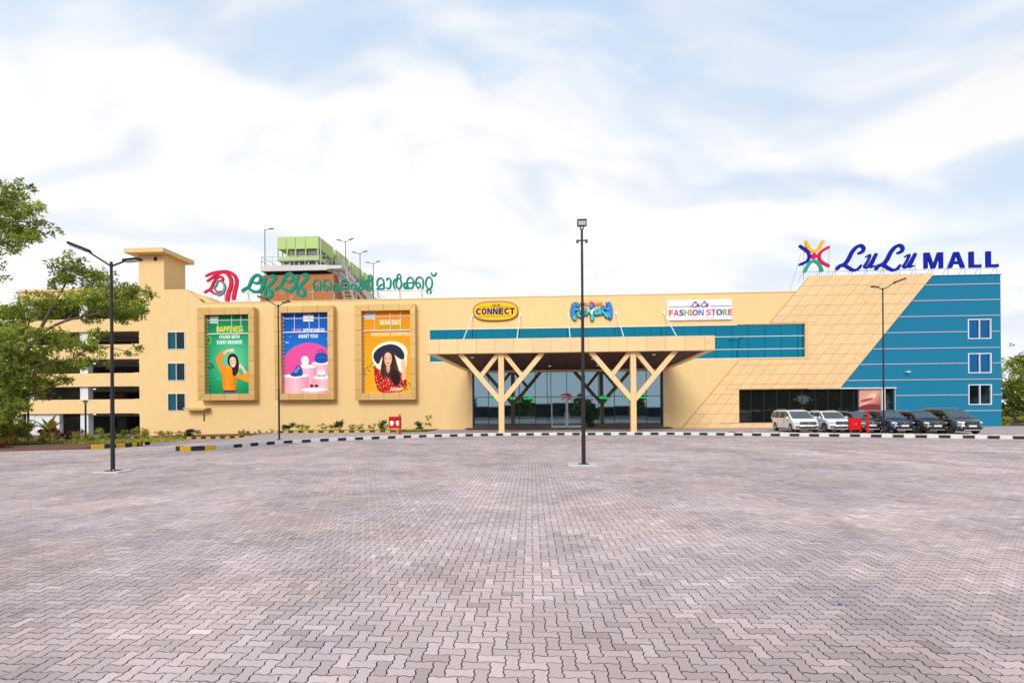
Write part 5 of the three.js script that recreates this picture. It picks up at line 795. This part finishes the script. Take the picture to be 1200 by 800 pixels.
function tree(name, label, pos, limbs, lumps, size, mat, seed, group) {
  const t = thing(name, label, 'tree', pos, 0, group);
  limbs.forEach((L, i) => { // [radius0, radius1, points]
    const [r0, r1, pts] = L, c = new THREE.CatmullRomCurve3(pts.map((p) => V(...p))), n = 16, g = new THREE.TubeGeometry(c, n, 1, 9), p = g.attributes.position, C = c.getPoints(n).map((_, k) => c.getPointAt(k / n));
    for (let k = 0; k <= n; k++) for (let j = 0; j <= 9; j++) { const id = k * 10 + j, R = mix(r0, r1, k / n) * (1 + 0.12 * noise2(k * 0.7, j * 1.1 + i)); p.setXYZ(id, C[k].x + (p.getX(id) - C[k].x) * R, C[k].y + (p.getY(id) - C[k].y) * R, C[k].z + (p.getZ(id) - C[k].z) * R); }
    g.computeVertexNormals(); part(i ? 'limb' : 'trunk', g, M.bark, t);
  });
  const im = foliage(lumps, size, mat, seed); im.name = 'crown'; im.userData.kind = 'stuff'; t.add(im); return t;
}
//@TREES
tree('tree','broad green tree leaning across the car park at the left',[-34.2, -0.1, -31.2],[[0.26,0.17,[[-0.19,0.05,0.00],[0.29,1.80,0.00],[0.98,3.71,0.20],[1.45,5.71,0.20]]],[0.11,0.03,[[1.45,5.71,0.20],[2.37,6.89,0.20],[3.49,7.49,0.40],[4.96,7.90,0.70],[6.78,8.23,0.80],[8.43,8.51,0.80],[9.64,8.91,0.80]]],[0.13,0.04,[[0.98,3.71,0.20],[0.65,5.61,0.20],[-0.36,7.31,-0.10],[-1.85,9.04,-0.40]]],[0.11,0.03,[[2.37,6.89,0.20],[3.41,8.83,0.20],[4.28,10.17,0.20],[4.79,11.29,0.20]]],[0.06,0.02,[[1.21,4.52,0.20],[3.22,5.27,0.60],[5.47,5.48,0.90],[6.85,6.25,0.90],[9.13,5.84,1.00]]],[0.09,0.03,[[0.74,2.89,0.20],[2.26,3.30,0.50],[3.97,3.81,0.80]]],[0.08,0.02,[[4.96,7.90,0.70],[5.86,9.22,0.70],[6.73,10.39,0.60]]],[0.08,0.03,[[0.51,2.08,0.20],[-1.08,4.02,-0.20],[-2.92,6.89,-0.80]]],[0.06,0.02,[[1.68,6.03,0.20],[1.60,7.53,0.00],[1.85,8.81,-0.10],[2.55,9.45,-0.10]]]],[[4.78,10.38,1.23,0.73,0.71,0.75,135],[5.01,10.91,0.38,0.98,0.73,0.90,177],[5.21,11.57,0.86,0.57,0.46,0.54,14],[6.15,10.50,0.21,0.81,0.60,0.74,119],[6.89,11.15,0.15,0.58,0.54,0.58,10],[8.80,10.07,1.72,0.44,0.45,0.46,10],[7.48,9.19,1.86,0.99,0.70,0.89,188],[6.52,9.45,-0.44,0.95,0.75,0.89,167],[9.03,9.47,1.17,0.73,0.59,0.69,111],[9.90,9.23,1.24,0.62,0.71,0.69,114],[7.58,8.86,-0.89,0.84,0.70,0.80,133],[9.74,8.64,0.58,0.40,0.60,0.51,59],[7.09,8.56,-0.44,0.83,0.62,0.76,119],[5.74,8.71,0.57,0.91,0.60,0.80,136],[6.44,8.14,0.11,0.81,0.47,0.68,93],[5.50,9.05,1.48,0.83,0.52,0.71,114],[2.77,9.29,0.12,0.75,0.61,0.71,111],[1.30,9.90,-0.53,0.47,0.41,0.46,10],[2.23,8.69,0.44,0.75,0.80,0.80,148],[0.73,8.18,-0.18,0.76,0.88,0.85,160],[0.24,7.39,0.02,0.81,1.01,0.94,199],[2.96,6.67,1.72,0.99,0.83,0.95,222],[2.40,6.62,-0.22,1.06,0.75,0.95,188],[4.29,6.75,0.24,1.04,0.60,0.87,153],[6.28,6.30,1.06,0.79,0.52,0.69,106],[7.79,6.69,1.81,0.49,0.45,0.49,59],[8.15,6.08,-0.52,0.77,0.34,0.59,19],[8.33,5.80,0.58,0.40,0.27,0.35,10],[5.36,5.15,-0.11,0.64,0.54,0.62,83],[3.91,5.43,-0.56,0.89,0.62,0.79,128],[2.86,5.18,-0.10,1.05,0.75,0.95,188],[0.75,5.42,-0.68,1.19,0.90,1.10,247],[1.07,5.55,0.79,0.91,1.19,1.08,273],[2.03,4.21,-0.34,0.88,0.55,0.76,114],[1.58,3.68,0.66,1.08,0.99,1.08,270],[-0.84,3.48,-0.72,0.83,1.24,1.06,239],[3.20,4.21,-0.56,0.59,0.41,0.53,57],[2.61,2.65,1.63,0.50,0.64,0.59,85],[1.61,1.82,1.52,0.66,1.29,0.99,227],[1.93,4.44,1.29,0.78,1.04,0.93,358],[-0.22,2.92,-0.80,0.72,0.97,0.87,268],[0.57,1.01,0.68,0.68,0.79,0.76,230],[0.90,1.26,0.15,0.58,0.67,0.65,140],[0.14,6.59,1.06,1.13,1.57,1.38,456],[-0.65,4.52,0.48,1.15,1.60,1.41,456],[-1.02,8.25,0.82,1.13,1.32,1.27,380],[-1.50,5.57,0.92,1.36,1.84,1.64,638],[-0.80,2.36,0.26,1.04,1.61,1.35,410],[0.86,8.86,0.26,0.46,0.47,0.48,10],[2.70,8.34,-0.63,0.59,0.48,0.56,66],[6.87,5.12,-0.01,0.41,0.27,0.36,10],[5.87,6.19,-0.70,0.48,0.35,0.43,10]],0.19,LEAF.tree,101);
tree('tree','near tree at the left edge whose leafy branch hangs in from the upper left corner',[-20.2, 0, -15.5],[[0.24,0.16,[[-0.58,0.28,0.00],[-0.41,2.43,0.00],[-0.10,4.90,0.00],[0.36,7.09,-0.00]]],[0.07,0.015,[[0.06,5.72,0.00],[1.38,7.34,0.00],[2.57,8.11,-0.10],[3.73,8.14,-0.10],[4.50,8.06,-0.10]]],[0.06,0.015,[[0.36,7.09,-0.00],[1.27,8.48,-0.10],[2.43,8.86,-0.10],[3.44,8.83,-0.10],[4.05,8.51,-0.10]]],[0.08,0.03,[[0.36,7.09,-0.00],[0.77,8.65,0.20],[1.48,9.66,0.30]]],[0.07,0.02,[[2.57,8.11,-0.10],[3.17,7.52,0.00],[3.68,7.18,0.00]]]],[[2.48,9.37,-0.67,0.39,0.49,0.45,172],[2.54,8.86,-0.89,0.46,0.39,0.44,156],[3.55,8.19,-0.37,0.47,0.45,0.48,197],[4.71,8.26,0.44,0.25,0.26,0.27,68],[3.51,9.37,-0.68,0.15,0.14,0.15,10],[2.80,9.67,-0.84,0.27,0.18,0.24,10],[3.70,8.74,-0.75,0.21,0.25,0.24,10],[4.50,7.99,-0.21,0.26,0.24,0.26,15],[4.56,7.96,-0.44,0.12,0.14,0.13,10],[4.35,7.50,0.36,0.37,0.23,0.32,86],[2.65,7.68,-0.63,0.33,0.31,0.34,94],[3.02,8.12,-0.22,0.38,0.41,0.41,148],[4.05,7.04,0.24,0.20,0.13,0.17,10],[3.85,6.94,0.60,0.19,0.16,0.19,10],[2.43,6.50,-0.67,0.18,0.18,0.19,10],[1.54,9.20,-0.88,0.55,0.71,0.65,341],[3.18,7.65,0.56,0.50,0.65,0.59,341],[1.14,8.95,-0.58,0.66,0.98,0.84,585],[1.72,7.32,0.04,0.63,0.80,0.74,501],[1.53,9.05,0.46,0.67,0.98,0.85,683],[1.09,7.82,0.23,0.68,0.99,0.86,683],[-0.61,8.98,-0.53,0.78,1.18,1.00,839],[-0.68,7.32,-0.70,0.67,0.84,0.78,501],[2.97,6.58,0.63,0.39,0.45,0.43,186],[1.06,10.22,-0.28,0.59,0.55,0.59,304]],0.1,LEAF.tree,102);
tree('tree','bushy green tree beyond the right end of the blue wall',[53, -0.3, -66],[[0.22,0.12,[[5.88,-1.12,0.00],[6.11,1.81,0.00],[6.33,4.44,0.00],[6.74,6.84,0.00]]],[0.1,0.04,[[6.11,2.34,0.00],[5.33,4.45,0.00],[4.94,6.02,0.00]]],[0.1,0.04,[[6.22,3.39,0.00],[7.93,4.94,0.00],[9.33,5.98,0.00]]]],[[3.83,5.33,1.37,1.09,1.96,1.55,119],[6.94,7.11,-0.66,1.37,1.30,1.39,94],[6.97,5.34,0.51,1.83,2.55,2.25,256],[6.73,3.30,-1.14,1.63,2.18,1.96,185],[6.07,1.60,-1.44,1.13,2.05,1.62,201],[4.50,-0.28,-0.02,0.99,1.29,1.17,115],[7.43,-0.34,-1.50,1.51,1.46,1.55,192],[7.36,-0.27,0.57,1.71,1.70,1.77,268],[5.55,1.20,1.27,1.81,1.96,1.96,199],[9.22,6.00,-0.30,1.98,3.16,2.62,334],[7.39,2.32,1.41,1.93,3.08,2.56,334],[9.84,4.36,0.91,2.19,3.67,2.98,444],[7.00,7.65,0.28,1.10,1.00,1.10,12],[5.64,7.31,-0.33,0.74,0.72,0.76,10]],0.36,LEAF.tree,103);
//@END
{ // planting bed at the left with its row of pots
  const bedPts = [[-60, 8], [-44, 17], [-36, 23], [-29.5, 27.0], [-26.6, 28.7], [-26.0, 30.0], [-26.1, 31.6], [-27.4, 34], [-31, 38], [-36, 42], [-42, 45], [-60, 46]];
  const g = new THREE.ExtrudeGeometry(new THREE.Shape(bedPts.map((p) => new THREE.Vector2(...p)).reverse()), { depth: 0.5, bevelEnabled: true, bevelSize: 0.12, bevelThickness: 0.08, bevelOffset: -0.12, bevelSegments: 2 }).rotateX(-Math.PI / 2).translate(0, -0.56, 0);
  const b = part('planting_bed', uvm(g), M.soil, scene); b.userData.kind = 'structure';
  kerb('bed_kerb', [[-26.35, -28.95], [-25.8, -30.0], [-25.9, -31.6], [-26.9, -33.4]], 0.62, (i) => i % 2 ? M.kerbBlack : M.kerbYellow, 0.26, (x, z) => gy(x, z));
}
function shrub(name, label, pos, lumps, size, mat, seed, group, stems = 3, h = 0.4) {
  const t = thing(name, label, 'shrub', pos, 0, group), r = rng(seed);
  part('stem', Array.from({ length: stems }, () => bar([0, -0.05, 0], [(r() - 0.5) * 0.3, h, (r() - 0.5) * 0.3], 0.022, 0.022, 5)), M.bark, t);
  const im = foliage(lumps, size, mat, seed, [0.6, 1.2]); im.name = 'foliage'; im.userData.kind = 'stuff'; t.add(im); return t;
}
{
  const r = rng(31);
  // shrubs along the wall
  const g1 = 'low young shrubs along the foot of the cream wall', ORD = ['first', 'second', 'third', 'fourth', 'fifth', 'sixth', 'seventh', 'eighth', 'ninth', 'tenth', 'eleventh', 'twelfth', 'thirteenth', 'fourteenth', 'fifteenth', 'sixteenth', 'seventeenth'];
  let row = 0;
  for (let i = 0; i < 24; i++) { const L = i < 8, x = L ? -39.4 + i * 0.78 + r() * 0.2 : -29.4 + (i - 8) * 1.0 + r() * 0.3; if (!L && (x > -13.6 && x < -11)) continue; shrub('shrub', L ? `low spindly shrub, ${ORD[i]} from the left below the three left windows` : `low spindly shrub, ${ORD[row++]} from the left in the row below the posters`, [x, x < -24 ? -0.42 : 0.1, -48.2 - r() * 1.2], [[0, 0.3, 0, 0.3, 0.18, 0.24, 30], [0.15, 0.5, 0, 0.2, 0.16, 0.16, 16], [-0.3, 0.42, 0, 0.16, 0.14, 0.16, 12]], 0.1, [LEAF.light, LEAF.yellowish, LEAF.tree][Math.floor(r() * 2.6)], 300 + i, g1); }
  for (const [x, l] of [[-33.6, 'round clipped bush by the ledge below the first poster'], [-23.8, 'round clipped bush left of the middle poster'], [-18.9, 'round clipped bush under the gap between the second and third posters'], [-14.6, 'round clipped bush left of the hose cabinet'], [-11.3, 'round clipped bush right of the red hose cabinet']]) shrub('round_bush', l, [x, x < -24 ? -0.4 : 0.17, -47.9], [[0, 0.4, 0, 0.42, 0.4, 0.42, 110]], 0.14, LEAF.dark, 400 + Math.round(-x), 'round clipped bushes', 2, 0.3);
  shrub('sapling', 'thin bare sapling right of the hose cabinet', [-9.2 - 1.1, 0.17, -48], [[0, 1.0, 0, 0.3, 0.35, 0.3, 16], [0, 0.5, 0, 0.3, 0.2, 0.3, 18]], 0.14, LEAF.tree, 470, undefined, 1, 1.5);
  // row of pots at the left
  const potPlant = (label, pos, s, mat, seed, kind) => {
    const t = thing('potted_plant', label, 'potted plant', pos, 0, 'potted plants in the bed at the left');
    part('pot', new THREE.LatheGeometry([[0.001, 0], [0.13, 0], [0.18, 0.26], [0.2, 0.27], [0.2, 0.31], [0.16, 0.31], [0.15, 0.25], [0.001, 0.25]].map((p) => new THREE.Vector2(...p)), 18), M.pot, t);
    part('stem', [bar([0, 0.2, 0], [0.02, 0.3 + s * 0.5, 0.02], 0.03, 0.03, 6)], M.bark, t);
    const im = foliage([[0, 0.35 + s * 0.5, 0, s * 0.38, s * 0.42, s * 0.38, 34]], 0.17, mat, seed, [0.6, 1.2]); im.name = 'foliage'; im.userData.kind = 'stuff'; t.add(im);
  };
  const tints = [[LEAF.light, 'pale green'], [LEAF.tree, 'green'], [LEAF.yellowish, 'yellowish'], [LEAF.maroon, 'maroon leaved']];
  for (let i = 0; i < 13; i++) { const t = i / 12, x = mix(-33.6, -27.2, t) + (r() - 0.5) * 0.2, z = mix(-30.2, -34.4, t) + (r() - 0.5) * 0.3, k = [0, 2, 0, 1, 0, 3, 2, 0, 0, 3, 1, 0, 2][i], s = 0.55 + 0.5 * r(); potPlant(`${tints[k][1]} potted plant, ${ORD[i]} from the left in the row by the planting bed`, [x, gy(x, z) + 0.05, z], s, tints[k][0], 500 + i); }
  // palm with red leaves below
  const pp = thing('palm_plant', 'young palm with green fronds above bright red leaves in the bed at the left', 'palm', [-33.0, -0.02, -33.0]);
  part('stem', bar([0, 0, 0], [0.03, 1.0, 0], 0.09, 0.09, 8), M.bark, pp);
  for (let i = 0; i < 8; i++) { const a = [0.9, 2.6, 1.6, -0.2, 3.5, 4.4, 5.2, 2.1][i], tilt = [0.75, 0.7, 1.15, 0.45, 0.5, 0.8, 0.7, 1.3][i]; const up = leafGeo(1.25, 0.3, 0.3).rotateX(-tilt).rotateY(a).translate(0, 0.85, 0); part('frond', up, LEAF.light, pp); }
  const red = foliage([[-0.32, 0.75, 0.1, 0.2, 0.12, 0.2, 24], [0.32, 0.75, 0.1, 0.2, 0.12, 0.2, 24], [0, 0.62, 0.1, 0.16, 0.12, 0.16, 14]], 0.2, LEAF.red, 520, [0.8, 1.3]); red.name = 'red_leaves'; red.userData.kind = 'stuff'; pp.add(red);
  shrub('bush', 'dark dense bush at the left edge below the tree', [-34.8, 0, -28.6], [[0, 1.4, 0, 1.0, 1.3, 0.9, 320], [-1.0, 2.2, 0, 1.1, 1.6, 1.0, 320], [0.5, 0.7, 0.3, 0.7, 0.7, 0.6, 140], [-1.6, 0.9, 0.8, 1.2, 1.0, 1.0, 220]], 0.27, LEAF.dark, 530, undefined, 6, 1.6);
  shrub('bush', 'tall thin leafy bush beside the left garden lamp', [-34.4, 0, -31.0], [[0, 1.3, 0, 0.42, 0.8, 0.4, 100], [0.2, 2.2, 0, 0.4, 0.7, 0.4, 80], [-0.8, 1.6, 0, 0.4, 0.8, 0.4, 70]], 0.22, LEAF.tree, 531, undefined, 4, 2.2);
  shrub('bush', 'brownish dry bush at the foot of the dark bush on the left', [-31.4, 0, -27.8], [[0, 0.3, 0, 0.8, 0.25, 0.5, 110], [-1.4, 0.35, 0, 0.8, 0.3, 0.5, 110]], 0.17, leafMat(0.16, 0.07, 0.035), 532, undefined, 4, 0.3);
  blades((q) => { const t = q(); return [mix(-35, -25.4, t) + (q() - 0.5) * 1.4, 0.02, mix(-30.6, -33.2, t) - q() * 2.4]; }, 4200, 0.16, LEAF.grass, 'grass', 'yellow green ground cover behind the row of potted plants', 4);
  // right of the blue wall
  for (const [x, z, s, m, l] of [[47.6, -55, 0.8, LEAF.yellowish, 'yellow green shrub at the foot of the fence right of the blue wall'], [49.6, -54.4, 0.9, LEAF.yellowish, 'larger yellow green shrub by the fence near the right edge'], [52, -54.6, 0.9, LEAF.light, 'pale shrub by the fence beyond the right edge']]) shrub('shrub', l, [x, 0, z], [[0, 0.5 * s, 0, 0.9 * s, 0.5 * s, 0.6, 120]], 0.24, m, 600 + Math.round(x), undefined, 4, 0.5);
  const f = thing('fence', 'dark green mesh fence running right from the blue building', 'fence', [45.6, -0.2, -57]);
  const fm0 = std(0.01, 0.03, 0.025, 0.7);
  for (let i = 0; i < 9; i++) part('post', bx(i * 2.4, i * 2.4 + 0.08, 0, 1.5, -0.04, 0.04), fm0, f);
  const fm = std(0.01, 0.035, 0.03, 0.6); for (let i = 0; i < 8; i++) { const g = []; for (let k = 1; k < 16; k++) g.push(bx(i * 2.4 + 0.08 + k * 0.145 - 0.012, i * 2.4 + 0.08 + k * 0.145 + 0.012, 0.1, 1.45, -0.01, 0.01)); for (let k = 0; k < 4; k++) g.push(bx(i * 2.4 + 0.08, i * 2.4 + 2.4, 0.12 + k * 0.36, 0.15 + k * 0.36, -0.012, 0.012)); part('mesh_panel', g, fm, f); }
  // plants just inside the entrance area
  const ep = thing('potted_plant', 'dark leafy potted plant standing right of the entrance doors', 'potted plant', [5.35, 0.2, -51.4]);
  part('pot', new THREE.LatheGeometry([[0.001, 0], [0.22, 0], [0.3, 0.5], [0.26, 0.5], [0.001, 0.42]].map((p) => new THREE.Vector2(...p)), 20), M.pot, ep);
  const ef = foliage([[0, 1.0, 0, 0.45, 0.6, 0.4, 90]], 0.26, LEAF.dark, 610); ef.name = 'foliage'; ef.userData.kind = 'stuff'; ep.add(ef); part('stem', bar([0, 0.4, 0], [0, 1, 0], 0.05, 0.05, 6), M.bark, ep);
  // litter on the paving
  for (const [x, z, c, l] of [[-1.22, -6.42, [0.02, 0.4, 0.3], 'tiny turquoise scrap on the paving left of centre'], [3.04, -5.33, [0.02, 0.15, 0.5], 'tiny blue bottle cap on the paving at the right'], [5.35, -5.2, [0.75, 0.75, 0.75], 'small white paper scrap on the paving at the right']]) { const g = new THREE.IcosahedronGeometry(0.019, 1), p = g.attributes.position; for (let i = 0; i < p.count; i++) p.setY(i, p.getY(i) * 0.35 + 0.01 * noise2(p.getX(i) * 40, p.getZ(i) * 40)); g.computeVertexNormals(); const m = part(numbered('litter'), g, std(...c, 0.6), scene, [x, 0.014, z]); m.userData = { label: l, category: 'litter' }; }
}
// ---------------------------------------------------------------- trees across the forecourt, behind the camera: the glass mirrors them
{
  const r = rng(90), spots = [[58, 46], [63, 52], [68, 45], [74, 50], [79, 44], [85, 52], [91, 46], [97, 51], [103, 46], [110, 52], [117, 48], [125, 50], [-3, 62], [31, 60], [-40, 58], [-22, 56], [14, 60], [46, 62]];
  let first;
  spots.forEach(([x, z], i) => {
    let t;
    if (!first) {
      const lumps = []; for (let k = 0; k < 16; k++) { const a = r() * 6.28, d = r() * 3.6; lumps.push([d * Math.cos(a), 1.2 + r() * 8, d * Math.sin(a), 1.7, 1.4, 1.7, 110]); }
      t = first = tree('tree', 'bushy tree across the forecourt, seen mirrored in the glass', [x, -0.2, z], [[0.28, 0.1, [[0, 0, 0], [0.1, 2.5, 0], [-0.1, 5, 0.1], [0.2, 8, 0]]], [0.12, 0.04, [[0, 3, 0], [1.3, 5, 0.4], [2.4, 6.4, 0.6]]], [0.12, 0.04, [[0, 3.4, 0], [-1.2, 5.4, -0.4], [-2.2, 7, -0.6]]]], lumps, 0.75, LEAF.tree, 910, 'trees across the forecourt');
    } else { t = first.clone(); t.name = numbered('tree'); t.userData = { ...first.userData }; scene.add(t); t.position.set(x, -0.2, z); }
    t.rotation.y = r() * 6; const s = i > 11 ? 0.6 : 1.0 + r() * 0.35; t.scale.set(s, s, s);
  });
  const b = thing('low_shed', 'long low grey shed across the forecourt, seen mirrored in the glass', 'building', [10, -0.4, 72]);
  part('wall', [bx(-50, -18, 0, 3.4, -4, 4), bx(-17.9, 9, 0, 4.4, -3, 4), bx(9.1, 45, 0, 3.0, -4.5, 4)], std(0.06, 0.065, 0.07, 0.9), b); part('roof', [bx(-51, -17.9, 3.4, 3.7, -5, 5), bx(-17.9, 9.1, 4.4, 4.6, -4, 5), bx(9.2, 46, 3.0, 3.3, -5.4, 5)], std(0.2, 0.22, 0.25, 0.7), b);
  for (let i = 0, x = -47; x < 42; i++) { const w = 1.2 + 2.6 * r(), z = x < -18 ? -4 : x < 9 ? -3 : -4.5; part('door', bx(x, x + w, 0.1, 1.8 + r(), z - 0.06, z), M.dark, b); x += w + 0.8 + 4 * r(); }
}
scene.traverse((o) => { if (o.isMesh) { o.castShadow = true; o.receiveShadow = true; } });
renderer.render(scene, camera);
